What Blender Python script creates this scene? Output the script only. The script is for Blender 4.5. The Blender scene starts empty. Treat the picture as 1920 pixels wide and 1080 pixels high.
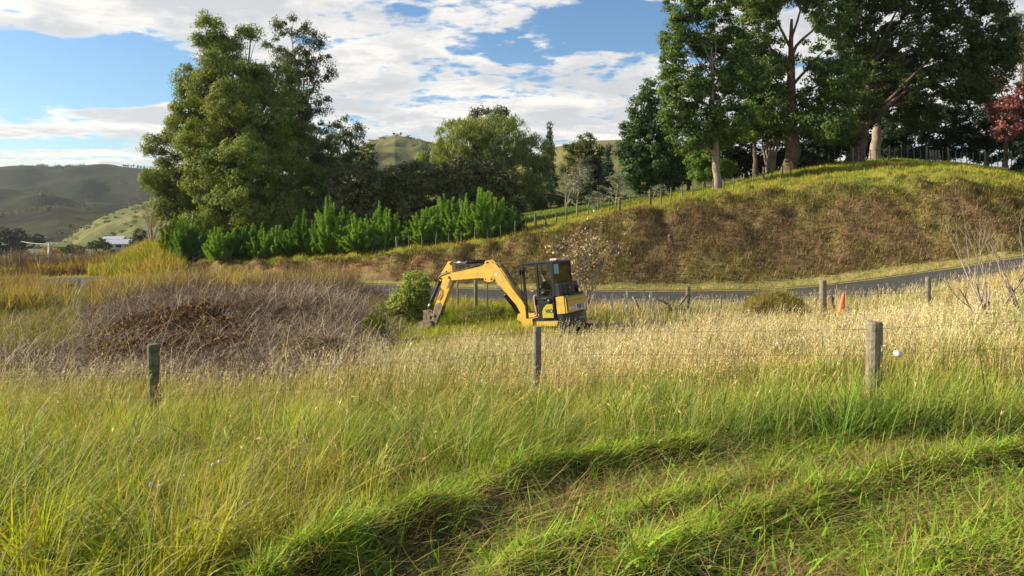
import bpy, bmesh, math, random
import numpy as np
from mathutils import Vector, Matrix
rad = math.radians
SC = bpy.context.scene
COL = SC.collection
rng = np.random.default_rng(7)
random.seed(7)

# ------------------------------------------------------------------ camera, sky, sun, exposure
F, HY, CZ = 1423.0, 400.0, 6.0          # focal length and horizon row measured on the 1920 px wide photograph; eye height
cd = bpy.data.cameras.new('camera'); cam = bpy.data.objects.new('camera', cd); COL.objects.link(cam)
cd.sensor_width = 36.0; cd.lens = 36.0 * F / 1920.0; cd.shift_y = -(540 - HY) / 1920.0
cd.clip_start = 0.05; cd.clip_end = 6000
cam.location = (0, 0, CZ); cam.rotation_euler = (rad(90), 0, 0)
SC.camera = cam
SC.view_settings.view_transform = 'Standard'; SC.view_settings.look = 'None'
SC.view_settings.exposure = 1.04; SC.view_settings.gamma = 1.0
SC.cycles.max_bounces = 6; SC.cycles.diffuse_bounces = 3; SC.cycles.glossy_bounces = 2
SC.cycles.transmission_bounces = 6; SC.cycles.transparent_max_bounces = 12
SC.cycles.sample_clamp_indirect = 4.0; SC.cycles.use_denoising = True

SUN_AZ, SUN_EL = -84.0, 26.0            # azimuth from the view direction (+Y), negative = left
sdir = Vector((math.sin(rad(SUN_AZ)) * math.cos(rad(SUN_EL)), math.cos(rad(SUN_AZ)) * math.cos(rad(SUN_EL)), math.sin(rad(SUN_EL))))
sl = bpy.data.lights.new('sun', 'SUN'); sl.energy = 5.0; sl.angle = rad(0.6); sl.color = (1.0, 0.87, 0.66)
so = bpy.data.objects.new('sun', sl); COL.objects.link(so); so.location = (-30, 0, 40)
so.rotation_euler = sdir.to_track_quat('Z', 'Y').to_euler()

W = bpy.data.worlds.new('World'); SC.world = W; W.use_nodes = True
nt = W.node_tree; nt.nodes.clear()
def N(t, **kw):
    n = nt.nodes.new(t)
    for k, v in kw.items(): setattr(n, k, v)
    return n
def mth(op, a, b=None, c=None, clamp=False):
    n = nt.nodes.new('ShaderNodeMath'); n.operation = op; n.use_clamp = clamp
    for i, v in enumerate((a, b, c)):
        if v is None: continue
        if isinstance(v, (int, float)): n.inputs[i].default_value = v
        else: nt.links.new(v, n.inputs[i])
    return n.outputs[0]
def mrange(v, a, b, lo=0.0, hi=1.0):
    n = nt.nodes.new('ShaderNodeMapRange'); n.interpolation_type = 'SMOOTHSTEP'
    nt.links.new(v, n.inputs[0])
    for i, x in enumerate((a, b, lo, hi)): n.inputs[i + 1].default_value = x
    return n.outputs[0]
sky = N('ShaderNodeTexSky', sky_type='NISHITA'); sky.sun_disc = False
sky.sun_elevation = rad(SUN_EL); sky.sun_rotation = rad(SUN_AZ); sky.air_density = 1.0; sky.dust_density = 0.6; sky.ozone_density = 2.2
tc = N('ShaderNodeTexCoord'); sx = N('ShaderNodeSeparateXYZ'); nt.links.new(tc.outputs['Generated'], sx.inputs[0])
dx, dy, dz = sx.outputs
zz = mth('ADD', mth('MAXIMUM', dz, 0.0), 0.10)
# clouds lie on a flat layer overhead: the direction is projected on to it
cx = mth('DIVIDE', dx, zz); cy = mth('DIVIDE', dy, zz)
cv = N('ShaderNodeCombineXYZ'); nt.links.new(cx, cv.inputs[0]); nt.links.new(cy, cv.inputs[1])
def noise(scale, det, rough, off, dist=0.0):
    m = N('ShaderNodeMapping'); m.inputs['Location'].default_value = off; nt.links.new(cv.outputs[0], m.inputs[0])
    n = N('ShaderNodeTexNoise'); n.inputs['Scale'].default_value = scale; n.inputs['Detail'].default_value = det
    n.inputs['Roughness'].default_value = rough; n.inputs['Distortion'].default_value = dist
    nt.links.new(m.outputs[0], n.inputs[0]); return n.outputs[0]
n1 = noise(0.75, 9, 0.58, (3.1, 1.7, 0), 0.15)
n2 = noise(2.6, 8, 0.6, (8.3, 4.2, 0), 0.2)
az = mth('DIVIDE', dx, mth('MAXIMUM', dy, 0.05))               # tan of the azimuth
elv = mth('DIVIDE', dz, mth('MAXIMUM', dy, 0.05))
# a clear bay low in the west (left), cloud elsewhere
bay = mth('MULTIPLY', mrange(az, -0.50, -0.36, 1.0, 0.0), mth('MULTIPLY', mrange(elv, 0.125, 0.16), mrange(elv, 0.215, 0.255, 1.0, 0.0)))
gap = mth('MULTIPLY', mrange(az, -0.46, -0.62, 0.0, 0.5), mth('MULTIPLY', mrange(elv, 0.08, 0.09), mrange(elv, 0.095, 0.11, 1.0, 0.0)))
bay2 = mth('MULTIPLY', mth('MULTIPLY', mrange(az, 0.02, 0.10), mrange(az, 0.2, 0.3, 1.0, 0.0)), mth('MULTIPLY', mrange(elv, 0.2, 0.23), mrange(elv, 0.262, 0.30, 1.0, 0.0)))
n4 = noise(9.0, 6, 0.6, (2.3, 7.2, 0), 0.3)
dens = mth('ADD', mth('ADD', mth('MULTIPLY', n1, 0.37), mth('MULTIPLY', n2, 0.41)), mth('MULTIPLY', n4, 0.22))
dens = mth('SUBTRACT', dens, mth('MULTIPLY', mrange(dz, 0.30, 0.55), 0.16))      # cloud thinned overhead, out of view, to cut the sky's fill light
dens = mth('SUBTRACT', dens, mth('MULTIPLY', bay, 0.20))
dens = mth('SUBTRACT', dens, mth('MULTIPLY', gap, 0.25))
dens = mth('SUBTRACT', dens, mth('MULTIPLY', bay2, 0.13))
mask = mrange(dens, 0.415, 0.49)
n3 = noise(1.5, 6, 0.55, (1.2, 9.4, 0), 0.3)
thick = mrange(mth('ADD', mth('MULTIPLY', dens, 0.6), mth('MULTIPLY', n3, 0.4)), 0.44, 0.56)   # thick parts of the layer are greyer underneath
cc = N('ShaderNodeMix', data_type='RGBA'); nt.links.new(thick, cc.inputs[0])
cc.inputs[6].default_value = (5.5, 5.2, 4.75, 1); cc.inputs[7].default_value = (3.4, 3.42, 3.45, 1)
skm = N('ShaderNodeMix', data_type='RGBA', blend_type='MULTIPLY'); skm.inputs[0].default_value = 1.0
nt.links.new(sky.outputs[0], skm.inputs[6]); skm.inputs[7].default_value = (0.50, 0.64, 0.74, 1)
mx = N('ShaderNodeMix', data_type='RGBA'); nt.links.new(mth('MULTIPLY', mask, 0.93), mx.inputs[0])
nt.links.new(skm.outputs[2], mx.inputs[6]); nt.links.new(cc.outputs[2], mx.inputs[7])
bg = N('ShaderNodeBackground'); bg.inputs[1].default_value = 0.10; nt.links.new(mx.outputs[2], bg.inputs[0])
wo = N('ShaderNodeOutputWorld'); nt.links.new(bg.outputs[0], wo.inputs[0])

# ------------------------------------------------------------------ helpers
def at(px, py, Y):                       # a point Y metres ahead, seen at that place of the photograph
    return Vector(((px - 960) / F * Y, Y, CZ - (py - HY) / F * Y))
def tag(o, label=None, cat=None, group=None, kind=None):
    if label: o['label'] = label
    if cat: o['category'] = cat
    if group: o['group'] = group
    if kind: o['kind'] = kind
    return o
def empty(name, loc=(0, 0, 0), rot=(0, 0, 0)):
    o = bpy.data.objects.new(name, None); COL.objects.link(o); o.location = loc; o.rotation_euler = rot; o.empty_display_size = 0.3
    return o
def link(name, me, mat=None, parent=None):
    o = bpy.data.objects.new(name, me); COL.objects.link(o)
    if mat is not None and not me.materials: me.materials.append(mat)
    if parent is not None: o.parent = parent
    return o
def np_mesh(name, V, quads=None, tris=None, col=None, smooth=False):
    me = bpy.data.meshes.new(name)
    V = np.asarray(V, dtype=np.float32); nq = 0 if quads is None else len(quads); ntr = 0 if tris is None else len(tris)
    me.vertices.add(len(V)); me.vertices.foreach_set('co', V.ravel())
    li = []
    if nq: li.append(np.asarray(quads, dtype=np.int32).ravel())
    if ntr: li.append(np.asarray(tris, dtype=np.int32).ravel())
    li = np.concatenate(li)
    me.loops.add(len(li)); me.loops.foreach_set('vertex_index', li)
    me.polygons.add(nq + ntr)
    st = np.concatenate([np.arange(nq) * 4, nq * 4 + np.arange(ntr) * 3]).astype(np.int32)
    me.polygons.foreach_set('loop_start', st)
    if smooth: me.polygons.foreach_set('use_smooth', np.ones(nq + ntr, dtype=bool))
    if col is not None:
        a = me.attributes.new('col', 'FLOAT_COLOR', 'POINT')
        c = np.ones((len(V), 4), dtype=np.float32); c[:, :3] = col
        a.data.foreach_set('color', c.ravel())
    me.update(calc_edges=True)
    return me
def hsh(ix, iy, seed):
    h = (ix.astype(np.int64) * 374761393 + iy.astype(np.int64) * 668265263 + seed * 982451653) & 0x7fffffff
    h = ((h ^ (h >> 13)) * 1274126177) & 0x7fffffff
    return ((h ^ (h >> 16)) & 0xffff) / 65535.0
def vn(x, y, s, seed=0):                # smooth value noise 0..1, s = size of a lump in metres
    x = np.asarray(x, float) / s; y = np.asarray(y, float) / s
    ix = np.floor(x); iy = np.floor(y); fx = x - ix; fy = y - iy
    fx = fx * fx * (3 - 2 * fx); fy = fy * fy * (3 - 2 * fy)
    a = hsh(ix, iy, seed); b = hsh(ix + 1, iy, seed); c = hsh(ix, iy + 1, seed); d = hsh(ix + 1, iy + 1, seed)
    return (a * (1 - fx) + b * fx) * (1 - fy) + (c * (1 - fx) + d * fx) * fy
def fbm(x, y, s, seed=0, o=4):
    t = 0; a = 0.5; w = 0
    for k in range(o):
        t = t + a * vn(x, y, s, seed + k * 17); w += a; a *= 0.5; s = s * 0.5
    return t / w
def sst(x, a, b):
    t = np.clip((np.asarray(x, float) - a) / (b - a), 0, 1); return t * t * (3 - 2 * t)
def lerp(a, b, t): return a + (b - a) * t
def mixc(c0, c1, t):
    c0 = np.asarray(c0, float); c1 = np.asarray(c1, float); t = np.asarray(t, float)[..., None]
    return c0 * (1 - t) + c1 * t

# ------------------------------------------------------------------ materials
def mat(name, col=(0.5, 0.5, 0.5), rough=0.6, metal=0.0, attr=False, nscale=6.0, nvar=0.25, bump=0.0, bscale=40.0, spec=0.4, col2=None, coat=0.0):
    m = bpy.data.materials.new(name); m.use_nodes = True; t = m.node_tree; b = t.nodes['Principled BSDF']
    b.inputs['Roughness'].default_value = rough; b.inputs['Metallic'].default_value = metal
    b.inputs['Specular IOR Level'].default_value = spec; b.inputs['Coat Weight'].default_value = coat
    tcn = t.nodes.new('ShaderNodeTexCoord')
    n = t.nodes.new('ShaderNodeTexNoise'); n.inputs['Scale'].default_value = nscale; n.inputs['Detail'].default_value = 6; n.inputs['Roughness'].default_value = 0.65
    t.links.new(tcn.outputs['Object'], n.inputs[0])
    if col2 is not None:
        r = t.nodes.new('ShaderNodeMapRange'); r.inputs[1].default_value = 0.38; r.inputs[2].default_value = 0.66; t.links.new(n.outputs[0], r.inputs[0])
        mxn = t.nodes.new('ShaderNodeMix'); mxn.data_type = 'RGBA'; t.links.new(r.outputs[0], mxn.inputs[0])
        mxn.inputs[6].default_value = (*col, 1); mxn.inputs[7].default_value = (*col2, 1); src = mxn.outputs[2]
    else:
        r = t.nodes.new('ShaderNodeMapRange'); r.inputs[1].default_value = 0.3; r.inputs[2].default_value = 0.7
        r.inputs[3].default_value = 1 - nvar; r.inputs[4].default_value = 1 + nvar; t.links.new(n.outputs[0], r.inputs[0])
        mxn = t.nodes.new('ShaderNodeMix'); mxn.data_type = 'RGBA'; mxn.blend_type = 'MULTIPLY'; mxn.inputs[0].default_value = 1
        if attr:
            a = t.nodes.new('ShaderNodeAttribute'); a.attribute_name = 'col'; t.links.new(a.outputs['Color'], mxn.inputs[6])
        else: mxn.inputs[6].default_value = (*col, 1)
        t.links.new(r.outputs[0], mxn.inputs[7]); src = mxn.outputs[2]
    t.links.new(src, b.inputs['Base Color'])
    if bump > 0:
        n2 = t.nodes.new('ShaderNodeTexNoise'); n2.inputs['Scale'].default_value = bscale; n2.inputs['Detail'].default_value = 5
        t.links.new(tcn.outputs['Object'], n2.inputs[0])
        bp = t.nodes.new('ShaderNodeBump'); bp.inputs['Strength'].default_value = 1.0; bp.inputs['Distance'].default_value = bump
        t.links.new(n2.outputs[0], bp.inputs['Height']); t.links.new(bp.outputs[0], b.inputs['Normal'])
    return m
def leafmat(name, trans=0.3, rough=0.55, spec=0.3, tint=(1.15, 1.1, 0.6)):
    m = bpy.data.materials.new(name); m.use_nodes = True; t = m.node_tree; b = t.nodes['Principled BSDF']; o = t.nodes['Material Output']
    a = t.nodes.new('ShaderNodeAttribute'); a.attribute_name = 'col'
    t.links.new(a.outputs['Color'], b.inputs['Base Color']); b.inputs['Roughness'].default_value = rough; b.inputs['Specular IOR Level'].default_value = spec
    tr = t.nodes.new('ShaderNodeBsdfTranslucent'); mm = t.nodes.new('ShaderNodeMix'); mm.data_type = 'RGBA'; mm.blend_type = 'MULTIPLY'; mm.inputs[0].default_value = 1
    t.links.new(a.outputs['Color'], mm.inputs[6]); mm.inputs[7].default_value = (*tint, 1); t.links.new(mm.outputs[2], tr.inputs[0])
    ms = t.nodes.new('ShaderNodeMixShader'); ms.inputs[0].default_value = trans
    t.links.new(b.outputs[0], ms.inputs[1]); t.links.new(tr.outputs[0], ms.inputs[2]); t.links.new(ms.outputs[0], o.inputs[0])
    return m
M = {}
M['grass'] = leafmat('grass_blade', 0.32, 0.55, 0.18, (1.6, 1.5, 0.40))
M['straw'] = leafmat('dry_stem', 0.2, 0.7, 0.15, (1.1, 1.0, 0.8))
M['leaf'] = leafmat('tree_leaf', 0.28, 0.65, 0.15, (1.6, 1.5, 0.5))
M['leafgloss'] = leafmat('glossy_leaf', 0.15, 0.5, 0.3, (1.3, 1.2, 0.5))
M['ground'] = mat('ground_cover', attr=True, rough=0.95, nscale=2.2, nvar=0.35, bump=0.05, bscale=9, spec=0.1)
M['hill'] = mat('hill_pasture', attr=True, rough=1.0, nscale=0.05, nvar=0.22, bump=1.5, bscale=0.12, spec=0.05)
M['bark'] = mat('bark', (0.075, 0.052, 0.036), 0.9, nscale=5, bump=0.03, bscale=14, col2=(0.16, 0.12, 0.09), spec=0.15)
M['palebark'] = mat('pale_bark', (0.19, 0.15, 0.115), 0.85, nscale=3, bump=0.02, bscale=10, col2=(0.33, 0.27, 0.21), spec=0.15)
M['twig'] = mat('grey_twig', (0.30, 0.25, 0.20), 0.85, nscale=8, nvar=0.25, spec=0.15)
M['road'] = mat('asphalt', (0.052, 0.050, 0.047), 0.7, nscale=1.2, nvar=0.22, bump=0.004, bscale=120, spec=0.35)
M['post'] = mat('weathered_wood', (0.27, 0.235, 0.18), 0.85, nscale=9, bump=0.012, bscale=35, col2=(0.12, 0.115, 0.07), spec=0.15)
M['mosspost'] = mat('mossy_wood', (0.085, 0.10, 0.05), 0.9, nscale=12, bump=0.012, bscale=35, col2=(0.20, 0.18, 0.13), spec=0.1)
M['whitepost'] = mat('white_painted_peg', (0.62, 0.60, 0.56), 0.6, nvar=0.12)
M['wire'] = mat('galvanised_wire', (0.10, 0.095, 0.085), 0.5, metal=0.6)
M['yellow'] = mat('yellow_paint', (0.68, 0.43, 0.055), 0.45, nscale=5, col2=(0.48, 0.32, 0.08), bump=0.001, bscale=30, coat=0.1)
M['olive'] = mat('dull_yellow_panel', (0.44, 0.38, 0.04), 0.42, nscale=4, nvar=0.12)
M['black'] = mat('black_plastic', (0.012, 0.014, 0.017), 0.45, nscale=8, nvar=0.3)
M['darkgrey'] = mat('dark_grey_steel', (0.028, 0.032, 0.042), 0.42, nscale=6, nvar=0.3)
M['rubber'] = mat('black_rubber', (0.02, 0.019, 0.017), 0.85, nscale=6, nvar=0.3)
M['chrome'] = mat('polished_rod', (0.62, 0.62, 0.62), 0.22, metal=1.0, nvar=0.05)
M['mud'] = mat('muddy_steel', (0.10, 0.07, 0.05), 0.8, nscale=7, col2=(0.26, 0.21, 0.15), bump=0.004, bscale=40)
M['white'] = mat('white_sticker', (0.72, 0.72, 0.70), 0.5, nvar=0.06)
M['ink'] = mat('dark_lettering', (0.02, 0.05, 0.04), 0.5, nvar=0.05)
M['inkblue'] = mat('blue_black_lettering', (0.015, 0.03, 0.07), 0.5, nvar=0.05)
M['inkpale'] = mat('pale_lettering', (0.33, 0.35, 0.28), 0.5, nvar=0.08)
M['red'] = mat('red_sticker', (0.45, 0.03, 0.02), 0.5, nvar=0.05)
M['orange'] = mat('orange_plastic', (0.80, 0.12, 0.035), 0.5, nvar=0.15)
M['palelid'] = mat('cream_plastic', (0.62, 0.52, 0.34), 0.5, nvar=0.1)
M['skin'] = mat('skin', (0.46, 0.25, 0.17), 0.55, nvar=0.08)
M['shirt'] = mat('sage_shirt', (0.17, 0.20, 0.14), 0.85, nvar=0.15)
M['vest'] = mat('orange_vest', (0.62, 0.17, 0.05), 0.8, nvar=0.15)
M['hair'] = mat('dark_brown_hair', (0.035, 0.02, 0.012), 0.7, nvar=0.2)
M['trouser'] = mat('work_trousers', (0.06, 0.065, 0.08), 0.85, nvar=0.2)
M['roof'] = mat('pale_roof', (0.50, 0.52, 0.56), 0.4, nscale=1, nvar=0.06)
M['wall'] = mat('white_weatherboard', (0.62, 0.62, 0.60), 0.7, nscale=1, nvar=0.06)
M['darkglass'] = mat('dark_window', (0.02, 0.025, 0.03), 0.12, nvar=0.05)
M['soil'] = mat('bare_soil', (0.16, 0.105, 0.065), 0.95, nscale=4, col2=(0.10, 0.10, 0.035), bump=0.06, bscale=7, spec=0.05)
M['thatch'] = mat('matted_thatch', (0.10, 0.075, 0.035), 0.95, nscale=8, bump=0.03, bscale=20)
def glassmat(name, tint, alpha):
    m = bpy.data.materials.new(name); m.use_nodes = True; t = m.node_tree; o = t.nodes['Material Output']
    tr = t.nodes.new('ShaderNodeBsdfTransparent'); tr.inputs[0].default_value = (*tint, 1)
    gl = t.nodes.new('ShaderNodeBsdfGlossy'); gl.inputs['Roughness'].default_value = 0.04
    fr = t.nodes.new('ShaderNodeFresnel'); fr.inputs[0].default_value = 1.5
    ad = t.nodes.new('ShaderNodeMath'); ad.operation = 'ADD'; ad.inputs[1].default_value = alpha; t.links.new(fr.outputs[0], ad.inputs[0])
    ms = t.nodes.new('ShaderNodeMixShader'); t.links.new(ad.outputs[0], ms.inputs[0]); t.links.new(tr.outputs[0], ms.inputs[1]); t.links.new(gl.outputs[0], ms.inputs[2])
    t.links.new(ms.outputs[0], o.inputs[0]); return m
M['glass'] = glassmat('cab_glass', (0.72, 0.80, 0.74), 0.04)
M['tintglass'] = glassmat('rear_glass', (0.62, 0.74, 0.68), 0.10)
M['bluefilm'] = mat('pale_blue_film', (0.16, 0.42, 0.46), 0.4, nvar=0.1)

# ------------------------------------------------------------------ the lie of the land
# every column: px of the photograph, then (depth, row) of fence line, mid slope, lower slope, shoulder, road near, road far, bank foot, bank top, crest, back, far back, valley, valley end
COLS = [
 (-400, [(10,800),(15,738),(22,690),(42,566),(47,551),(55,529),(57,526),(66,524),(85,530),(150,530),(250,478),(330,462),(650,440)]),
 (0,    [(10,800),(15,735),(22,684),(43,566),(48,549),(56,526),(58,523),(66,522),(85,530),(150,535),(250,478),(330,462),(650,440)]),
 (130,  [(10,802),(15,733),(22,682),(43,562),(49,544),(57,521),(59,518),(66,520),(85,528),(150,530),(250,478),(330,462),(650,440)]),
 (240,  [(10,802),(15,732),(22,681),(41,560),(46,541),(52,521),(54,515),(58,496),(66,482),(120,500),(250,478),(330,462),(650,440)]),
 (290,  [(10,802),(15,731),(22,680),(40,560),(44.5,541),(50.5,523),(52,516),(55,480),(60,466),(80,470),(200,480),(330,462),(650,440)]),
 (340,  [(10,800),(15,730),(22,680),(38.5,561),(43,541),(49,524),(50.5,518),(53,494),(56,470),(70,464),(120,452),(330,462),(650,440)]),
 (450,  [(10.2,796),(15,726),(22,678),(36,565),(40,543),(45.5,528),(47,524),(48.5,496),(51,480),(62,468),(110,440),(330,455),(650,440)]),
 (600,  [(10.5,783),(15,720),(22,675),(33.5,570),(37,547),(42.5,531),(44,526),(46,490),(50,473),(62,458),(110,430),(330,455),(650,440)]),
 (750,  [(10.8,767),(15,712),(22,668),(32,575),(35,553),(40,537),(41.5,531),(43.5,482),(47,465),(60,446),(110,415),(330,450),(650,440)]),
 (860,  [(11,758),(15,707),(22,660),(31,580),(33.5,563),(38.5,542),(40,536),(43,466),(46,456),(60,432),(105,402),(330,450),(650,440)]),
 (960,  [(11,754),(15,702),(22,654),(30.3,583),(32.5,569),(37.5,545),(39,539),(43,450),(46,441),(60,418),(100,392),(330,450),(650,440)]),
 (1060, [(11,754),(15,696),(22,648),(29.8,585),(32,573),(37,547),(38.3,540),(42.5,427),(46,416),(60,402),(95,380),(330,450),(650,440)]),
 (1150, [(10.8,754),(15,690),(22,644),(29.4,586),(31.8,575),(36.8,548),(38,540),(42.5,406),(46.5,396),(60,386),(92,374),(330,450),(650,440)]),
 (1250, [(10.4,757),(14.6,686),(21.6,640),(29,586),(31.5,576),(36.5,548),(37.7,540),(42.5,390),(47,376),(60,368),(90,362),(330,440),(650,440)]),
 (1350, [(10,763),(14.2,684),(21,636),(28.6,585),(31,575),(36.2,547),(37.3,539),(42.5,372),(48,359),(60,351),(90,346),(330,430),(650,440)]),
 (1450, [(9.7,770),(13.8,682),(20.5,630),(28,583),(30.5,572),(35.8,545),(36.9,537),(42.5,360),(50,332),(62,323),(90,322),(330,430),(650,440)]),
 (1550, [(9.4,776),(13.5,678),(20,624),(27.4,578),(30,567),(35.3,537),(36.4,528),(42,352),(52,313),(62,305),(90,310),(330,430),(650,440)]),
 (1680, [(9.0,782),(13.2,672),(19.5,616),(26.5,568),(29.2,556),(34.5,520),(35.6,511),(41,338),(50,309),(60,297),(90,305),(330,430),(650,440)]),
 (1800, [(8.9,786),(13,665),(19,604),(25.8,552),(28.5,536),(33.8,503),(34.9,496),(40,336),(47,313),(60,306),(90,312),(330,430),(650,440)]),
 (1880, [(8.8,788),(13,660),(19,594),(25,538),(28,516),(33,489),(34.1,482),(39.5,351),(46,326),(60,316),(90,318),(330,430),(650,440)]),
 (1960, [(8.8,788),(13,655),(19,586),(25,522),(28,500),(33,478),(34.1,470),(40,370),(47,341),(60,325),(90,322),(330,430),(650,440)]),
 (2300, [(9,780),(13,645),(19,566),(26,495),(30,471),(35,455),(36.2,448),(42,382),(50,351),(62,336),(90,330),(330,430),(650,440)]),
]
U = np.array([(c[0] - 960) / F for c in COLS])
AMP = np.array([0.02,0.02,0.04,0.06,0.08,0.12,0.16,0.06,0.0,0.0,0.06,0.34,0.16,0.10,0.35,1.0,2.0,3.0])
def _near(px):
    k = np.clip((px - 300) / 1300.0, 0, 1); return [(-30, 1.2), (1.2, 1.60), (3.4, lerp(1.72, 1.62, k)), (6.0, lerp(2.10, 1.88, k))]
YR, DR = [], []
for px, rows in COLS:
    ys = [a for a, b in _near(px)] + [a for a, b in rows]; ds = [b for a, b in _near(px)] + [(b - HY) / F * a for a, b in rows]
    YR.append(ys + [1700]); DR.append(ds + [ds[-1] + 4])
YR = np.array(YR, float); DR = np.array(DR, float); AMP = AMP[:YR.shape[1]]
if len(AMP) < YR.shape[1]: AMP = np.append(AMP, [3.0] * (YR.shape[1] - len(AMP)))
def rows_at(u):
    u = np.clip(u, U[0], U[-1]); k = np.clip(np.searchsorted(U, u) - 1, 0, len(U) - 2)
    t = (u - U[k]) / (U[k + 1] - U[k]); t = t[:, None]
    return YR[k] * (1 - t) + YR[k + 1] * t, DR[k] * (1 - t) + DR[k + 1] * t
def ground(X, Y, noisy=True, want_row=False):
    X = np.atleast_1d(np.asarray(X, float)); Y = np.atleast_1d(np.asarray(Y, float))
    u = X / np.maximum(Y, 1.2); yr, dr = rows_at(u)
    n = yr.shape[1]; r = np.clip((Y[:, None] >= yr).sum(1) - 1, 0, n - 2); i = np.arange(len(X))
    t = np.clip((Y - yr[i, r]) / (yr[i, r + 1] - yr[i, r]), 0, 1)
    z = CZ - (dr[i, r] * (1 - t) + dr[i, r + 1] * t); row = r + t
    if noisy:
        a = AMP[r] * (1 - t) + AMP[r + 1] * t
        bank = (row > 9.8) & (row < 12.6)
        sc_ = np.where(Y < 70, 1.7, 25.0)
        nz = (fbm(X, Y, 1.7, 5) - 0.5) * 2 * np.where(Y < 70, 1, 0) + (fbm(X, Y, 25.0, 9) - 0.5) * 2 * np.where(Y < 70, 0.3, 1)
        z = z + a * nz + np.where(bank, (fbm(X, Y, 0.75, 31, 3) - 0.5) * 0.7 * np.clip(a / 0.3, 0, 1), 0)
        # overgrown hollow on the left that the dead brambles fill
        px = 960 + F * u
        z = z + 0.85 * sst(px, 40, 360) * sst(px, 740, 600) * sst(Y, 16, 25) * sst(Y, 37, 30) * (0.5 + 1.0 * fbm(X, Y, 2.6, 77))
        z = z + 0.06 * (fbm(X, Y, 0.45, 55, 2) - 0.5) * sst(Y, 8, 6) * sst(Y, 1.5, 2.5)
        z = z - 0.5 * np.exp(-((X + 3.0) / 2.2) ** 2 - ((Y - 27.4) / 1.8) ** 2)      # the hollow being dug
        # windrows of cut grass lie in low ridges on the mown strip
        near = Y < 8
        if near.any():
            for pts, h, w in WINDROWS:
                z = z + np.where(near, h * np.exp(-(seg_dist(X, Y, pts) / w) ** 2) * (0.6 + 0.8 * fbm(X, Y, 0.4, 56, 2)), 0)
    return (z, row) if want_row else z
WINDROWS = [([(-1.05, 3.1), (-0.8, 3.6), (-0.35, 4.35), (0.15, 5.2), (0.75, 5.62), (1.45, 5.9)], 0.17, 0.15), ([(-0.1, 3.3), (0.55, 4.05), (1.26, 4.75), (2.0, 5.1)], 0.09, 0.12),
            ([(0.55, 3.3), (0.9, 3.75), (1.7, 4.45), (2.95, 5.25), (3.9, 5.6)], 0.11, 0.16), ([(1.6, 3.1), (2.4, 3.9), (3.6, 4.5)], 0.05, 0.2)]
def seg_dist(X, Y, pts):
    d = np.full(X.shape, 1e9)
    for (x0, y0), (x1, y1) in zip(pts, pts[1:]):
        dx_, dy_ = x1 - x0, y1 - y0; t = np.clip(((X - x0) * dx_ + (Y - y0) * dy_) / (dx_ * dx_ + dy_ * dy_), 0, 1)
        d = np.minimum(d, np.hypot(X - x0 - t * dx_, Y - y0 - t * dy_))
    return d
def mow_edge(X):                        # depth where the standing grass begins, over X
    return np.interp(X, [-6, -1.7, -0.95, -0.45, 0.15, 1.3, 2.4, 3.6, 5.5, 9], [1.2, 2.6, 3.75, 4.6, 5.45, 6.15, 6.3, 6.2, 6.5, 7.0])
def gz(x, y): return float(ground([x], [y])[0])
def onground(px, Y, dz=0.0):
    X = (px - 960) / F * Y; return Vector((X, Y, gz(X, Y) + dz))

us = np.concatenate([np.linspace(-3.2, -0.98, 16), np.linspace(-0.96, 0.96, 420), np.linspace(0.98, 3.2, 16)])
vs = []
for r, n in enumerate([6, 12, 20, 26, 26, 26, 26, 10, 6, 5, 46, 22, 16, 16, 10, 8, 4]):
    vs += list(r + np.arange(n) / n)
vs = np.array(vs[:] + [17.0]); vs = vs[vs <= YR.shape[1] - 1]
UU, VV = np.meshgrid(us, vs); yr, dr = rows_at(UU.ravel()); r = np.clip(VV.ravel().astype(int), 0, yr.shape[1] - 2); i = np.arange(len(r)); t = VV.ravel() - r
YY = yr[i, r] * (1 - t) + yr[i, r + 1] * t
XX = UU.ravel() * np.where(YY < 1.2, 1.2 + (1.2 - YY), YY)
ZZ = ground(XX, YY)
behind = YY < 1.2
ZZ = np.where(behind, CZ - 1.6 + 0.01 * (1.2 - YY), ZZ)
PX = 960 + F * UU.ravel(); row = VV.ravel()
lush = np.array([0.03, 0.045, 0.01]); tan = np.array([0.20, 0.155, 0.075]); brown = np.array([0.155, 0.105, 0.055]); lime = np.array([0.15, 0.165, 0.03]); thatch = np.array([0.06, 0.042, 0.02])
nz1 = fbm(XX, YY, 2.5, 3); nz2 = fbm(XX, YY, 0.6, 8)
c = np.tile(lush, (len(XX), 1))
c = mixc(c, thatch, sst(nz2, 0.4, 0.65) * 0.8)
def blend(c, col, w): w = np.clip(w, 0, 1)[:, None]; return c * (1 - w) + np.asarray(col) * w
c = blend(c, tan * 0.8, sst(YY, 9, 13))
c = blend(c, (0.10, 0.072, 0.05), sst(PX, 40, 300) * sst(PX, 760, 640) * sst(YY, 15.5, 18) * (row < 8.2))
c = blend(c, (0.10, 0.10, 0.03), sst(PX, 160, 0) * sst(YY, 20, 30) * (row < 8.0))
c = blend(c, (0.09, 0.105, 0.025), sst(PX, 740, 860) * sst(PX, 1060, 960) * sst(YY, 20, 24) * (row < 7.5))
c = blend(c, (0.235, 0.20, 0.07), (row > 7.3) * (row < 10.08))
c = blend(c, lerp(brown[None, :], np.array([[0.19, 0.15, 0.055]]), sst(fbm(XX, YY, 1.6, 21), 0.42, 0.62)[:, None]), sst(row, 10.03, 10.12) * (row < 12))
c = blend(c, (0.24, 0.115, 0.06), sst(row, 10.3, 10.6) * sst(row, 11.0, 10.8) * sst(PX, 880, 780) * sst(PX, 420, 520) * 0.75 * sst(fbm(XX, ZZ * 3, 1.4, 4), 0.4, 0.6))
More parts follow.
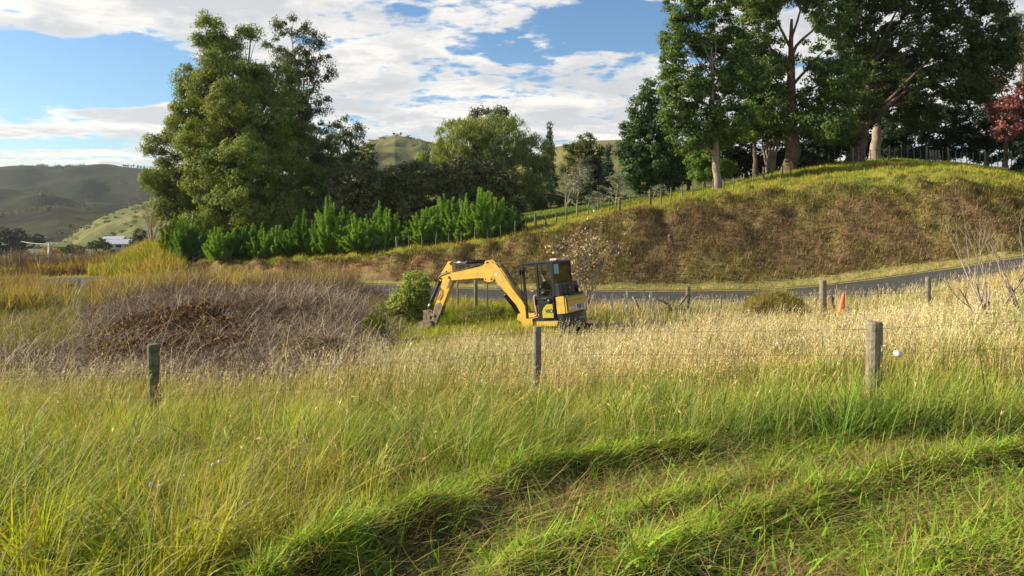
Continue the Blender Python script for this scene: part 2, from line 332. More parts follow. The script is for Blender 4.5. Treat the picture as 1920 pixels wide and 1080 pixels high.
c = blend(c, lime, sst(row, 10.85 - 0.1 * sst(PX, 1350, 1600), 11.15 - 0.15 * sst(PX, 1350, 1600)) * (row < 14) * (0.55 + 0.6 * nz1))
c = blend(c, (0.075, 0.11, 0.022), sst(row, 12.1, 12.6) * 0.85)
c = blend(c, (0.13, 0.14, 0.05), (YY > 75) * 1.0)
c = blend(c, (0.085, 0.105, 0.035), (YY > 75) * sst(fbm(XX, YY, 30, 6), 0.45, 0.6))
nu, nv = len(us), len(vs)
idx = np.arange(nu * nv).reshape(nv, nu)
Q = np.stack([idx[:-1, :-1], idx[:-1, 1:], idx[1:, 1:], idx[1:, :-1]], -1).reshape(-1, 4)
g = link('ground', np_mesh('ground', np.stack([XX, YY, ZZ], 1), Q, col=c, smooth=True), M['ground']); tag(g, kind='structure')

# road: a sheet a little above the ground between the two edge rows, with a low dark strip raised along the far side
def strip(name, ra, rb, lift, m, u0=-1.5, u1=1.6, n=300, k=8):
    uu = np.linspace(u0, u1, n); yr, dr = rows_at(uu); V = []
    for j in range(k + 1):
        v = lerp(ra, rb, j / k); r = int(min(v, yr.shape[1] - 2)); t = v - r
        y = yr[:, r] * (1 - t) + yr[:, r + 1] * t; d = dr[:, r] * (1 - t) + dr[:, r + 1] * t
        V.append(np.stack([uu * y, y, CZ - d + lift + 0.05 * math.sin(math.pi * j / k) * (k > 3)], 1))
    V = np.concatenate(V); idx = np.arange(len(V)).reshape(k + 1, n)
    Q = np.stack([idx[:-1, :-1], idx[:-1, 1:], idx[1:, 1:], idx[1:, :-1]], -1).reshape(-1, 4)
    o = link(name, np_mesh(name, V, Q, smooth=True), m); tag(o, kind='structure'); return o
strip('road', 8.0, 9.0, 0.02, M['road'])
strip('road_edge_strip', 9.0, 9.14, 0.075, M['rubber'], k=2)

# ------------------------------------------------------------------ hills
def hill(name, ridge, Yr, Yf, foot, c1, c2, seed, back=1.6, rough=0.05, gully=0.0):
    n = 360; px = np.linspace(ridge[0][0], ridge[-1][0], n); py = np.interp(px, [a for a, b in ridge], [b for a, b in ridge])
    k = 120; V = []; C = []
    for j in range(k + 1):
        s = j / k
        if s <= 0.8:
            q = s / 0.8; Y = lerp(Yf, Yr, q); d0 = (foot - HY) / F * Yf; d1 = (py - HY) / F * Yr
            d = lerp(d0, d1, math.sin(q * math.pi / 2) ** 1.15)
        else:
            q = (s - 0.8) / 0.2; Y = lerp(Yr, Yr * back, q); d = (py - HY) / F * Yr + (q ** 2) * 0.12 * Yr
        X = (px - 960) / F * Y; env = math.sin(min(1, s / 0.8) * math.pi) * 0.9 + 0.02
        nz = (fbm(X, np.full(n, Y), Yr * 0.16, seed, 4) - 0.5) * 2
        rd = np.abs(fbm(X + 0.3 * Y, np.full(n, Y) * 0.5, Yr * 0.11, seed + 5, 3) - 0.5) * 2
        z = CZ - d + env * Yr * rough * nz - env * gully * Yr * (1 - rd) ** 2
        V.append(np.stack([X, np.full(n, float(Y)), z], 1))
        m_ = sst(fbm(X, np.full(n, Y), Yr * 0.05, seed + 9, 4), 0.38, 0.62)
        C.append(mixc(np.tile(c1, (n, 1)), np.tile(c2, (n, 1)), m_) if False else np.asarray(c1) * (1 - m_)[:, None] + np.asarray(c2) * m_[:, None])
    V = np.concatenate(V); C = np.concatenate(C); idx = np.arange(len(V)).reshape(k + 1, n)
    Q = np.stack([idx[:-1, :-1], idx[:-1, 1:], idx[1:, 1:], idx[1:, :-1]], -1).reshape(-1, 4)
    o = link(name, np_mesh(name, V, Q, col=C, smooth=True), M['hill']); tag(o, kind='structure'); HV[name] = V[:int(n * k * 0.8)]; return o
HV = {}
hill('far_hills', [(-900, 330), (-300, 322), (0, 316), (60, 313), (150, 310), (230, 312), (280, 316), (340, 326), (500, 350), (620, 365), (760, 380)], 1150, 560, 446, (0.012, 0.017, 0.007), (0.026, 0.032, 0.011), 3, rough=0.035, gully=0.04)  # cloud shade over these hills is put into their dark colours
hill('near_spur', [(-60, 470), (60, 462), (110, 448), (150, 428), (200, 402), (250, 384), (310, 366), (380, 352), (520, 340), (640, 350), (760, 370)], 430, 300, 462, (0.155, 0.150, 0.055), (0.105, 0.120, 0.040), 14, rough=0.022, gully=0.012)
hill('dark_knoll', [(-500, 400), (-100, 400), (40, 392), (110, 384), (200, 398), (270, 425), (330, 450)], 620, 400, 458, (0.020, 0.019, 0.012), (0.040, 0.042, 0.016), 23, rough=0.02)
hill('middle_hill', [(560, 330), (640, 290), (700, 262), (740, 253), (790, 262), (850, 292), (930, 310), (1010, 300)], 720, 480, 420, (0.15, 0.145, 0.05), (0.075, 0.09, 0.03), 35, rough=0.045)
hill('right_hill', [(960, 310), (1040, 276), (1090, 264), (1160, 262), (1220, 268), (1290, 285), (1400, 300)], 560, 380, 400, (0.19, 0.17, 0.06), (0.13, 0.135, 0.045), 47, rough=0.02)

# ------------------------------------------------------------------ blades: thousands of curved ribbons in one mesh
def blades(P, L, Wd, yaw, th0, th1, segs, C0, C1=None, tip=0.0):
    """P base points, L lengths, Wd widths, yaw the way they lean, th0 lean at the base, th1 added lean at the tip, C0/C1 base and tip colours"""
    n = len(P); C1 = C0 if C1 is None else C1
    pos = np.array(P, float); V = []; C = []
    hx, hy = np.cos(yaw), np.sin(yaw)
    wa = yaw + np.pi / 2 + rng.normal(0, 0.7, n); wx, wy = np.cos(wa), np.sin(wa)
    for s in range(segs + 1):
        f = s / segs; w = Wd * (1 - f ** 1.6 * (1 - tip)) * 0.5
        c = C0 * (1 - f) + C1 * f
        if s < segs or tip > 0:
            V.append(np.stack([pos[:, 0] - wx * w, pos[:, 1] - wy * w, pos[:, 2]], 1)); V.append(np.stack([pos[:, 0] + wx * w, pos[:, 1] + wy * w, pos[:, 2]], 1)); C += [c, c]
        else: V.append(pos.copy()); C.append(c)
        th = th0 + th1 * ((s + 0.5) / segs) ** 1.3; d = L / segs
        pos = pos + np.stack([hx * np.sin(th) * d, hy * np.sin(th) * d, np.cos(th) * d], 1)
    m = len(V); V = np.stack(V, 1).reshape(-1, 3); C = np.stack(C, 1).reshape(-1, 3)
    b = (np.arange(n) * m)[:, None]; q = []; t = []
    for s in range(segs - (0 if tip > 0 else 1)): q.append(np.concatenate([b + 2 * s, b + 2 * s + 1, b + 2 * s + 3, b + 2 * s + 2], 1))
    if tip == 0: s = segs - 1; t.append(np.concatenate([b + 2 * s, b + 2 * s + 1, b + 2 * s + 2], 1))
    return V, (np.concatenate(q) if q else np.zeros((0, 4), int)), (np.concatenate(t) if t else np.zeros((0, 3), int)), C
def tips(P, L, yaw, th0, th1, segs=8):   # where the end of such a ribbon lies, and its direction
    pos = np.array(P, float)
    for s in range(segs):
        th = th0 + th1 * ((s + 0.5) / segs) ** 1.3; d = L / segs
        dr = np.stack([np.cos(yaw) * np.sin(th), np.sin(yaw) * np.sin(th), np.cos(th)], 1); pos = pos + dr * d[:, None]
    return pos, dr
def cards(P, ax, nr, la, wb, C):          # rhombic leaves: centre, long axis, other axis hint
    ax = ax / (np.linalg.norm(ax, axis=1, keepdims=True) + 1e-9)
    b = np.cross(ax, nr); b /= (np.linalg.norm(b, axis=1, keepdims=True) + 1e-9)
    la = np.asarray(la)[:, None] * 0.5; wb = np.asarray(wb)[:, None] * 0.5
    V = np.stack([P - ax * la, P + b * wb - ax * la * 0.15, P + ax * la, P - b * wb - ax * la * 0.15], 1).reshape(-1, 3)
    q = np.arange(len(P) * 4).reshape(-1, 4)
    return V, q, np.zeros((0, 3), int), np.repeat(C, 4, 0)
def merge(lst):
    V, q, t, C = [], [], [], []; o = 0
    for a in lst:
        V.append(a[0]); q.append(a[1] + o); t.append(a[2] + o); C.append(a[3]); o += len(a[0])
    return np.concatenate(V), np.concatenate(q), np.concatenate(t), np.concatenate(C)
def foliage(name, lst, m, parent=None):
    V, q, t, C = merge(lst); return link(name, np_mesh(name, V, q, t, C), m, parent)
def tube_np(P, R, sides=5):
    P = np.asarray(P, float); n = len(P); T = np.gradient(P, axis=0); T /= (np.linalg.norm(T, axis=1, keepdims=True) + 1e-9)
    ref = np.array([0.31, 0.17, 0.93]) if abs(T[0, 2]) < 0.8 else np.array([1.0, 0.1, 0.05])
    A = np.cross(T, ref); A /= np.linalg.norm(A, axis=1, keepdims=True); B = np.cross(T, A)
    ang = np.arange(sides) / sides * 2 * np.pi
    V = (P[:, None, :] + (A[:, None, :] * np.cos(ang)[None, :, None] + B[:, None, :] * np.sin(ang)[None, :, None]) * np.asarray(R)[:, None, None]).reshape(-1, 3)
    q = []
    for i in range(n - 1):
        for k in range(sides): q.append((i * sides + k, i * sides + (k + 1) % sides, (i + 1) * sides + (k + 1) % sides, (i + 1) * sides + k))
    return V, np.array(q), np.zeros((0, 3), int), np.zeros((len(V), 3))
def wobble(a, b, n, amp, sag=0.0):
    a = np.array(a, float); b = np.array(b, float); t = np.linspace(0, 1, n)[:, None]; L = np.linalg.norm(b - a)
    off = np.cumsum(rng.normal(0, 1, (n, 3)), 0); off -= off[-1] * t; off[0] = 0
    P = a * (1 - t) + b * t + off * amp * L / math.sqrt(n); P[:, 2] += sag * L * np.sin(t[:, 0] * np.pi)
    return P
def scatter(n, y0, y1, x0=-0.72, x1=0.72, power=1.0):
    """points over the view wedge, evenly spread over the ground (power 1) or thinning with distance (power < 1)"""
    a = y0 ** (power + 1); b = y1 ** (power + 1); Y = (a + (b - a) * rng.random(n)) ** (1 / (power + 1)); X = Y * rng.uniform(x0, x1, n)
    return X, Y
def px_of(X, Y): return 960 + F * X / Y
def vary(c, n, amt=0.18, hue=0.06):
    v = rng.normal(1, amt, (n, 1)).clip(0.45, 1.7); h = rng.normal(1, hue, (n, 3)); return np.asarray(c) * v * h
def stuff(name, lst, m, label=None, cat='grass'):
    o = foliage(name, lst, m); tag(o, label, cat, kind='stuff'); return o

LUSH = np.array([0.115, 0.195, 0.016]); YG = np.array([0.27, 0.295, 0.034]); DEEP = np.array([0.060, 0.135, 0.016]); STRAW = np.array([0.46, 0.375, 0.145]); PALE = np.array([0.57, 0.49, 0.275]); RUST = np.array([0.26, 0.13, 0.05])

# 1. standing grass on this side of the fence
def field_colour(X, Y):
    d = sst(Y + 2.2 * (fbm(X, Y, 2.2, 40) - 0.5), 9.3, 12.4); k = fbm(X, Y, 1.3, 41)
    g = lerp(LUSH[None, :], YG[None, :], sst(k, 0.38, 0.66)[:, None]); left = sst(px_of(X, Y), 900, 100) * 0.35
    g = lerp(g, YG[None, :] * 0.95, left[:, None]); g = lerp(g, DEEP[None, :], (sst(fbm(X, Y, 0.8, 43), 0.52, 0.7) * 0.6)[:, None]); g = lerp(g, DEEP[None, :], (0.85 * sst(Y - mow_edge(X), 1.5, 0.5) * sst(X, 0.6, 1.5))[:, None])  # last mix paints the shade along the cut edge into the green
    return g, d
L_ = []
def tussock(X, Y, s, seed):              # centre of the tussock each blade belongs to
    ix = np.floor(X / s); iy = np.floor(Y / s)
    return (ix + 0.15 + 0.7 * hsh(ix, iy, seed)) * s, (iy + 0.15 + 0.7 * hsh(ix, iy, seed + 9)) * s, hsh(ix, iy, seed + 21)
for n, y0, y1, seg, pw in ((68000, 2.0, 6.2, 6, 0.7), (150000, 6.0, 12.8, 5, 0.9)):
    X, Y = scatter(n, y0, y1, -0.80, 0.76, pw)
    tx, ty, tr = tussock(X, Y, 0.42, 3); pull = rng.random(n) ** 1.5 * 0.8; X = X + (tx - X) * pull; Y = Y + (ty - Y) * pull
    keep = (Y > mow_edge(X) + 0.10 * rng.normal(0, 1, n)) & (Y > 1.9); X, Y, tx, ty, tr = X[keep], Y[keep], tx[keep], ty[keep], tr[keep]; n = len(X)
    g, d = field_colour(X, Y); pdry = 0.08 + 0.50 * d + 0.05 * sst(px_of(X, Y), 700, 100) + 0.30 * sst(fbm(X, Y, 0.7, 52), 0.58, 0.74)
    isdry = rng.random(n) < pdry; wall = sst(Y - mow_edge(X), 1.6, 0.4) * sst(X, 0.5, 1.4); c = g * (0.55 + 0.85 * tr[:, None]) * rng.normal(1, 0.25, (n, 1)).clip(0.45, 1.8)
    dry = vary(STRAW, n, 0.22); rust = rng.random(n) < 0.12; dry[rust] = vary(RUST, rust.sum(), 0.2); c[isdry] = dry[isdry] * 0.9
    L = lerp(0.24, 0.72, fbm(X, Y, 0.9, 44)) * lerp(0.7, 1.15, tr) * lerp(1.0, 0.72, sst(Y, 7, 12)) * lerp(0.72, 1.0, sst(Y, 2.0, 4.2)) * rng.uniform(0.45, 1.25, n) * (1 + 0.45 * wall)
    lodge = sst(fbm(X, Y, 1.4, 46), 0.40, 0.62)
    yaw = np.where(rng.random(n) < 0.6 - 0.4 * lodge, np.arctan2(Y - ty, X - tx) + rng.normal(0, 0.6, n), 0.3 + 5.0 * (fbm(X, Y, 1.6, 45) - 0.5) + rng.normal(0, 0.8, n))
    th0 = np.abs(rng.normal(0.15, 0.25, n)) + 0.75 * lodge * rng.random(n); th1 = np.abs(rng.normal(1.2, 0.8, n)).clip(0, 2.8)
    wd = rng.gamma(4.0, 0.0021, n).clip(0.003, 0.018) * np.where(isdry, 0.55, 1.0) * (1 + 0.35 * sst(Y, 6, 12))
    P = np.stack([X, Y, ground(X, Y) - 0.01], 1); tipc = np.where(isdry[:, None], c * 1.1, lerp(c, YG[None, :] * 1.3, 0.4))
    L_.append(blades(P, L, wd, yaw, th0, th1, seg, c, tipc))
# broad leaved cocksfoot clumps among it
X, Y = scatter(9000, 2.3, 12, -0.8, 0.76, 0.8); tx, ty, tr = tussock(X, Y, 0.75, 301); X = tx + (X - tx) * 0.25; Y = ty + (Y - ty) * 0.25; k = (Y > mow_edge(X)) & (tr > 0.45); X, Y, tx, ty, tr = X[k], Y[k], tx[k], ty[k], tr[k]; n = len(X)
L_.append(blades(np.stack([X, Y, ground(X, Y)], 1), rng.uniform(0.3, 0.75, n) * lerp(1, 0.75, sst(Y, 7, 12)), rng.uniform(0.010, 0.019, n), np.arctan2(Y - ty, X - tx) + rng.normal(0, 0.5, n), np.abs(rng.normal(0.2, 0.2, n)), np.abs(rng.normal(1.5, 0.6, n)), 6, vary([0.10, 0.20, 0.035], n, 0.22), vary([0.17, 0.25, 0.05], n, 0.2)))
# broken straws lying across the sward
X, Y = scatter(7000, 2.3, 11.5, -0.8, 0.76, 0.7); k = (Y > mow_edge(X)); X, Y = X[k], Y[k]; n = len(X); c = vary(STRAW, n, 0.2); c[rng.random(n) < 0.25] = RUST
L_.append(blades(np.stack([X, Y, ground(X, Y) + rng.uniform(0.08, 0.34, n) * lerp(1, 0.7, sst(Y, 6, 11))], 1), rng.uniform(0.2, 0.65, n), rng.uniform(0.002, 0.005, n) * (1 + Y / 14), rng.uniform(0, 6.28, n), rng.normal(1.2, 0.3, n), rng.normal(0.3, 0.4, n), 4, c))
stuff('tall_grass', L_, M['grass'], 'long lush green grass standing in front of the wire fence')

# 2. taller bent stems with seed heads
def seed_stems(n, y0, y1, x0, x1, hmin, hmax, colour, head=0.14, power=1.0, cond=None, heads=7, wd=0.003):
    X, Y = scatter(n, y0, y1, x0, x1, power); kk = fbm(X, Y, 1.1, 63) + rng.normal(0, 0.1, n) > 0.42; X, Y = X[kk], Y[kk]
    if cond is not None: k = cond(X, Y); X, Y = X[k], Y[k]
    n = len(X); colour = np.asarray(colour) * (0.62 + 0.75 * fbm(X, Y, 0.9, 64))[:, None]; L = rng.uniform(hmin, hmax, n) * (0.45 + 1.15 * fbm(X, Y, 1.2, 62)); yaw = rng.normal(0.3, 1.3, n); th0 = np.abs(rng.normal(0.08, 0.12, n)); th1 = np.abs(rng.normal(0.45, 0.4, n))
    P = np.stack([X, Y, ground(X, Y)], 1); c = vary(colour, n, 0.16); w = np.full(n, wd) * (1 + Y / 22)
    out = [blades(P, L, w, yaw, th0, th1, 4, c, c * 1.05, tip=0.6)]
    T, D = tips(P, L, yaw, th0, th1, 4)
    for k in range(heads):
        f = k / heads; b = T - D * (head * f)[..., None] if np.ndim(f) else T - D * head * f
        a = D * 0.8 + rng.normal(0, 0.55, (n, 3)) * (0.3 + f); s = head * 0.36 * (0.5 + f) * rng.uniform(0.7, 1.3, n)
        out.append(cards(b + a * s[:, None] * 0.4, a, rng.normal(0, 1, (n, 3)), s, s * 0.17 + 0.002 * Y / 10, c * rng.normal(1.1, 0.1, (n, 1))))
    return out
ok1 = lambda X, Y: (Y > mow_edge(X) + 0.15)
L_ = seed_stems(700, 2.3, 6.5, -0.78, 0.6, 0.5, 0.95, STRAW, 0.10, 0.9, ok1, 5)
L_ += seed_stems(5000, 6.0, 12.0, -0.78, 0.76, 0.4, 0.75, STRAW, 0.11, 1.0, lambda X, Y: rng.random(len(X)) < 0.25 + 0.75 * sst(Y, 7.5, 11), 5)
stuff('seed_stems', L_, M['straw'], 'dry straw coloured seed stems rising through the green grass')

# 3. dead straw field beyond the fence
bram = lambda X, Y: (sst(px_of(X, Y), np.where(Y < 22, -260, 40), np.where(Y < 22, -60, 250)) * sst(px_of(X, Y), 735, 620) * sst(Y, 13.2, 15.2) * sst(Y, 36, 33)) > 0.5
def fieldcond(X, Y):
    p = px_of(X, Y); _, row = ground(X, Y, want_row=True)
    return (~bram(X, Y)) & (row < 7.75) & ~((p > 700) & (p < 1010) & (Y > 20) & (rng.random(len(X)) < 0.8)) & ~((p < 260) & (Y > 20) & (rng.random(len(X)) < 0.65)) & ~((p > 955) & (p < 1120) & (Y > 22.6) & (Y < 26.9))
L_ = seed_stems(24000, 11.5, 20, -0.74, 0.76, 0.35, 0.75, PALE, 0.12, 0.9, lambda X, Y: fieldcond(X, Y) & ((px_of(X, Y) > 800) | (rng.random(len(X)) < 0.55)), 5)
L_ += seed_stems(22000, 19, 30.5, -0.74, 0.76, 0.25, 0.60, PALE, 0.12, 1.0, lambda X, Y: fieldcond(X, Y) & (px_of(X, Y) > 250), 3)
for n, y0, y1 in ((90000, 11, 19), (80000, 18, 31)):
    X, Y = scatter(n, y0, y1, -0.78, 0.78); k = fieldcond(X, Y) | ((px_of(X, Y) < 60) & (Y < 40)); X, Y = X[k], Y[k]; n = len(X)
    gr = sst(fbm(X, Y, 1.8, 60) + 0.12 * sst(px_of(X, Y), 1200, 800), 0.38, 0.56) * 0.9; c = lerp(vary(STRAW, n, 0.2), vary(YG * 0.9, n, 0.2), (rng.random(n) < gr)[:, None]) * (0.6 + 0.8 * fbm(X, Y, 0.8, 65))[:, None]
    L_.append(blades(np.stack([X, Y, ground(X, Y)], 1), rng.uniform(0.14, 0.46, n) * (0.35 + 1.3 * fbm(X, Y, 1.3, 61)), rng.uniform(0.008, 0.014, n) * (1 + Y / 60), rng.normal(0.4, 1.4, n), np.abs(rng.normal(0.2, 0.25, n)), np.abs(rng.normal(0.7, 0.5, n)), 3, c))
stuff('straw_grass', L_, M['straw'], 'pale dead seeding grass covering the slope beyond the fence')

# 4. green scrubby grass: lower left, around the dig and the road verges
L_ = []
def tuftgrass(n, y0, y1, x0, x1, cond, cols, lo, hi, wid=0.012, lean=0.8, lump=None, up=1.0):
    X, Y = scatter(n, y0, y1, x0, x1); k = cond(X, Y); X, Y = X[k], Y[k]; n = len(X)
    if n == 0: return
    t = sst(fbm(X, Y, 1.5, 66), 0.35, 0.68); c = lerp(vary(cols[0], n, 0.2), vary(cols[1], n, 0.2), (rng.random(n) < t)[:, None])
    L = rng.uniform(lo, hi, n) * (0.6 + 0.8 * fbm(X, Y, 0.9, 67))
    L_.append(blades(np.stack([X, Y, ground(X, Y)], 1), L, rng.uniform(0.6, 1.2, n) * wid * (1 + Y / 50), rng.uniform(0, 6.28, n), np.abs(rng.normal(0.25, 0.3, n)) * up, np.abs(rng.normal(lean, 0.5, n)), 3, c))
rowof = lambda X, Y: ground(X, Y, want_row=True)[1]
tuftgrass(60000, 19, 33, -0.19, 0.06, lambda X, Y: rowof(X, Y) < 7.6, (YG * 1.15, STRAW * 0.7), 0.2, 0.55)
tuftgrass(40000, 18, 44, -0.78, -0.42, lambda X, Y: (rowof(X, Y) < 7.4) & ~bram(X, Y), (YG * 0.6, STRAW * 0.55), 0.4, 1.0, 0.016)
tuftgrass(90000, 26, 46, -0.7, 0.75, lambda X, Y: (rowof(X, Y) > 7.2) & (rowof(X, Y) < 7.93), (STRAW * 0.95, YG), 0.10, 0.26)
tuftgrass(70000, 33, 68, -0.7, 0.75, lambda X, Y: (rowof(X, Y) > 9.16) & (rowof(X, Y) < 10.12), (STRAW * 0.85, YG), 0.12, 0.34, 0.014)
tuftgrass(150000, 38, 64, -0.48, 0.75, lambda X, Y: (rowof(X, Y) > 10.9 - 0.1 * sst(px_of(X, Y), 1350, 1600)) & (rowof(X, Y) < 12.5), (YG * 1.05, YG * 1.05 * np.array([1.3, 1.0, 1.3])), 0.10, 0.32, 0.014)
tuftgrass(60000, 46, 100, -0.1, 0.75, lambda X, Y: (rowof(X, Y) > 12) & (rowof(X, Y) < 13.7), (LUSH * 1.1, YG * 0.85), 0.08, 0.22, 0.02)
tuftgrass(26000, 33, 46, -0.76, -0.58, lambda X, Y: (rowof(X, Y) < 7.85) & ((px_of(X, Y) < 70) | (rng.random(len(X)) < 0.15)), (STRAW * 0.6, [0.17, 0.12, 0.07]), 0.7, 1.9, 0.03, 0.4)
tuftgrass(46000, 32, 45, -0.56, -0.20, lambda X, Y: (rowof(X, Y) < 7.97) & (px_of(X, Y) > 172) & (px_of(X, Y) < 680), (STRAW * 0.7, [0.19, 0.14, 0.10]), 0.5, 1.5, 0.025, 0.6)
tuftgrass(60000, 44, 75, -0.62, -0.42, lambda X, Y: (rowof(X, Y) > 9.5) & (px_of(X, Y) > 165) & (px_of(X, Y) < 345), (STRAW * 0.7, YG * 0.8), 0.3, 1.2, 0.03, 0.5)
tuftgrass(30000, 60, 84, -0.70, -0.53, lambda X, Y: (rowof(X, Y) > 10), (STRAW * 0.55, [0.17, 0.11, 0.06]), 0.5, 1.6, 0.04, 0.5)
stuff('verge_grass', L_, M['grass'], 'green and yellow grass on the verges, bank top and lawn')

# 5. dead fern and scrub clothing the cut bank
L_ = []
def bankcond(X, Y): r = rowof(X, Y); return (r > 10.05) & (r < 11.12 - 0.17 * sst(px_of(X, Y), 1350, 1600) + 0.12 * fbm(X, Y, 1.0, 7))
X, Y = scatter(420000, 33.5, 60, -0.46, 0.75); k = bankcond(X, Y); X, Y = X[k], Y[k]; n = len(X)
t = fbm(X, Y, 1.6, 21); t2 = fbm(X, Y, 0.7, 71); p = px_of(X, Y); right = sst(p, 1300, 1800)
r_ = rowof(X, Y)
ol = sst(t + 0.25 * (10.6 - r_), 0.42, 0.66)
c = lerp(vary([0.205, 0.145, 0.068], n, 0.28), vary([0.275, 0.235, 0.065], n, 0.24), (rng.random(n) < 0.2 + 0.6 * ol)[:, None])
c = lerp(c, vary([0.36, 0.22, 0.12], n, 0.2), (rng.random(n) < 0.14)[:, None])
c = lerp(c, vary([0.075, 0.05, 0.028], n, 0.2), (rng.random(n) < 0.04 + 0.3 * sst(t2, 0.6, 0.4))[:, None])  # dark tufts put fine shadow streaks into the bank's colour
c = lerp(c, vary([0.10, 0.115, 0.03], n, 0.2), (rng.random(n) < sst(t2, 0.55, 0.75) * 0.6)[:, None])
bare = (fbm(X, Y, 1.2, 72) > 0.62) & (p < 900); k = ~bare; X, Y, c = X[k], Y[k], c[k]; n = len(X)
L_.append(blades(np.stack([X, Y, ground(X, Y)], 1), rng.uniform(0.12, 0.46, n) * (0.3 + 1.4 * fbm(X, Y, 0.6, 73)), rng.uniform(0.012, 0.032, n), rng.normal(-1.4, 1.1, n), np.abs(rng.normal(0.4, 0.35, n)), np.abs(rng.normal(1.0, 0.5, n)), 2, c))
stuff('bank_scrub', L_, M['straw'], 'brown dead fern and dry tufts clothing the cut bank', 'ground cover')

# 6. bramble hollow: arching leafless canes over the left of the field
L_ = []
X, Y = scatter(80000, 13.0, 36, -0.72, -0.12); p = px_of(X, Y); k = (sst(p, np.where(Y < 22, -300, -60), np.where(Y < 22, -100, 200)) * sst(p, 760, 640) * sst(Y, 12.8, 15.0) * sst(Y, 38, 34) > rng.random(len(X)) * 0.9); X, Y = X[k], Y[k]; n = len(X)
p = px_of(X, Y); tz = fbm(X, Y, 2.5, 80); sil = sst(p, 380, 640)
c = lerp(vary([0.165, 0.115, 0.078], n, 0.3), vary([0.42, 0.335, 0.225], n, 0.2), (rng.random(n) < 0.10 + 0.3 * sil)[:, None])
L = rng.uniform(0.35, 1.15, n) * (0.6 + 0.8 * tz) * lerp(0.65, 1.0, sst(Y, 13, 18))
L_.append(blades(np.stack([X, Y, ground(X, Y) - 0.05], 1), L, rng.uniform(0.008, 0.018, n) * (1 + Y / 80), rng.uniform(0, 6.28, n), np.abs(rng.normal(0.5, 0.4, n)), np.abs(rng.normal(1.6, 0.7, n)), 5, c, c, tip=0.4))
X, Y = scatter(4500, 14, 34, -0.68, -0.13); n = len(X); c = vary([0.50, 0.43, 0.32], n, 0.15)
L_.append(blades(np.stack([X, Y, ground(X, Y) - 0.05], 1), rng.uniform(0.7, 1.7, n), np.full(n, 0.013), rng.uniform(0, 6.28, n), np.abs(rng.normal(0.4, 0.3, n)), np.abs(rng.normal(1.9, 0.5, n)), 5, c, c, tip=0.4))
stuff('bramble_canes', L_, M['straw'], 'tangle of arching leafless grey brown bramble canes', 'brambles')
# leafy dark patch inside it
n = 36000; X, Y = scatter(n, 18.0, 25.0, -0.60, -0.31); p = px_of(X, Y)
k = sst(p, 130, 300) * sst(p, 500, 400) * sst(Y, 18, 20) * sst(Y, 25, 23) * sst(fbm(X, Y, 1.0, 91), 0.3, 0.5) > rng.random(n) * 0.8; X, Y = X[k], Y[k]; n = len(X)
h = 0.1 + 0.6 * rng.random(n) ** 0.7 * (0.5 + 0.8 * fbm(X, Y, 1.2, 90)); yel = rng.random(n) < 0.1 + 0.35 * sst(px_of(X, Y), 280, 160)
c = vary([0.105, 0.045, 0.026], n, 0.3); c[rng.random(n) < 0.35] *= np.array([1.2, 1.7, 0.8]); c[yel] = vary([0.28, 0.21, 0.04], yel.sum(), 0.2)
stuff('bramble_leaves', [cards(np.stack([X, Y, ground(X, Y) + h * 0.75], 1), rng.normal(0, 1, (n, 3)), rng.normal(0, 1, (n, 3)), rng.uniform(0.06, 0.12, n), rng.uniform(0.04, 0.08, n), c)], M['straw'], 'dark red brown bramble leaves over the middle of the thicket', 'brambles')

# 7. mown strip: short regrowth, clover leaves, lodged swath and matted straw
L_ = []
X, Y = scatter(110000, 2.4, 7.4, -0.45, 0.80, 0.8); k = (Y < mow_edge(X) + 0.1); X, Y = X[k], Y[k]; n = len(X)
br = fbm(X * 0.55 + 0.55 * Y, Y - 0.5 * X, 0.42, 101, 3); brown_ = sst(br, 0.56, 0.66)
c = lerp(vary(LUSH * 1.35, n, 0.2), vary(YG, n, 0.2), (rng.random(n) < 0.45)[:, None]); isb = rng.random(n) < 0.18 + 0.75 * brown_
c[isb] = lerp(vary([0.30, 0.20, 0.085], n, 0.25), vary(STRAW, n, 0.2), (rng.random(n) < 0.35)[:, None])[isb]
L = np.where(isb, rng.uniform(0.08, 0.30, n), rng.uniform(0.04, 0.15, n) * (0.6 + 0.9 * fbm(X, Y, 0.25, 130))); yaw = np.where(isb, rng.normal(0.5, 1.2, n), rng.uniform(0, 6.28, n))
P = np.stack([X, Y, ground(X, Y) + np.where(isb, rng.uniform(0, 0.035, n), 0)], 1)
c = c * (0.7 + 0.6 * fbm(X, Y, 0.2, 131))[:, None]
L_.append(blades(P, L, np.where(isb, rng.uniform(0.002, 0.005, n), rng.uniform(0.004, 0.011, n)), yaw, np.where(isb, rng.normal(1.4, 0.15, n), np.abs(rng.normal(1.0, 0.45, n))), np.where(isb, 0.1, 0.6), 3, c))
X, Y = scatter(7000, 2.4, 6.6, -0.3, 0.8, 0.8); k = (Y < mow_edge(X) + 0.1); X, Y = X[k], Y[k]; n = len(X); c_ = vary(STRAW * 0.9, n, 0.22); kk = rng.random(n) < 0.4; c_[kk] = vary(YG, kk.sum(), 0.2)
L_.append(blades(np.stack([X, Y, ground(X, Y) + rng.uniform(0.03, 0.14, n)], 1), rng.uniform(0.15, 0.5, n), rng.uniform(0.002, 0.005, n), rng.normal(0.5, 1.0, n) + np.pi * (rng.random(n) < 0.5), rng.normal(1.4, 0.2, n), rng.normal(0.15, 0.3, n), 4, c_))
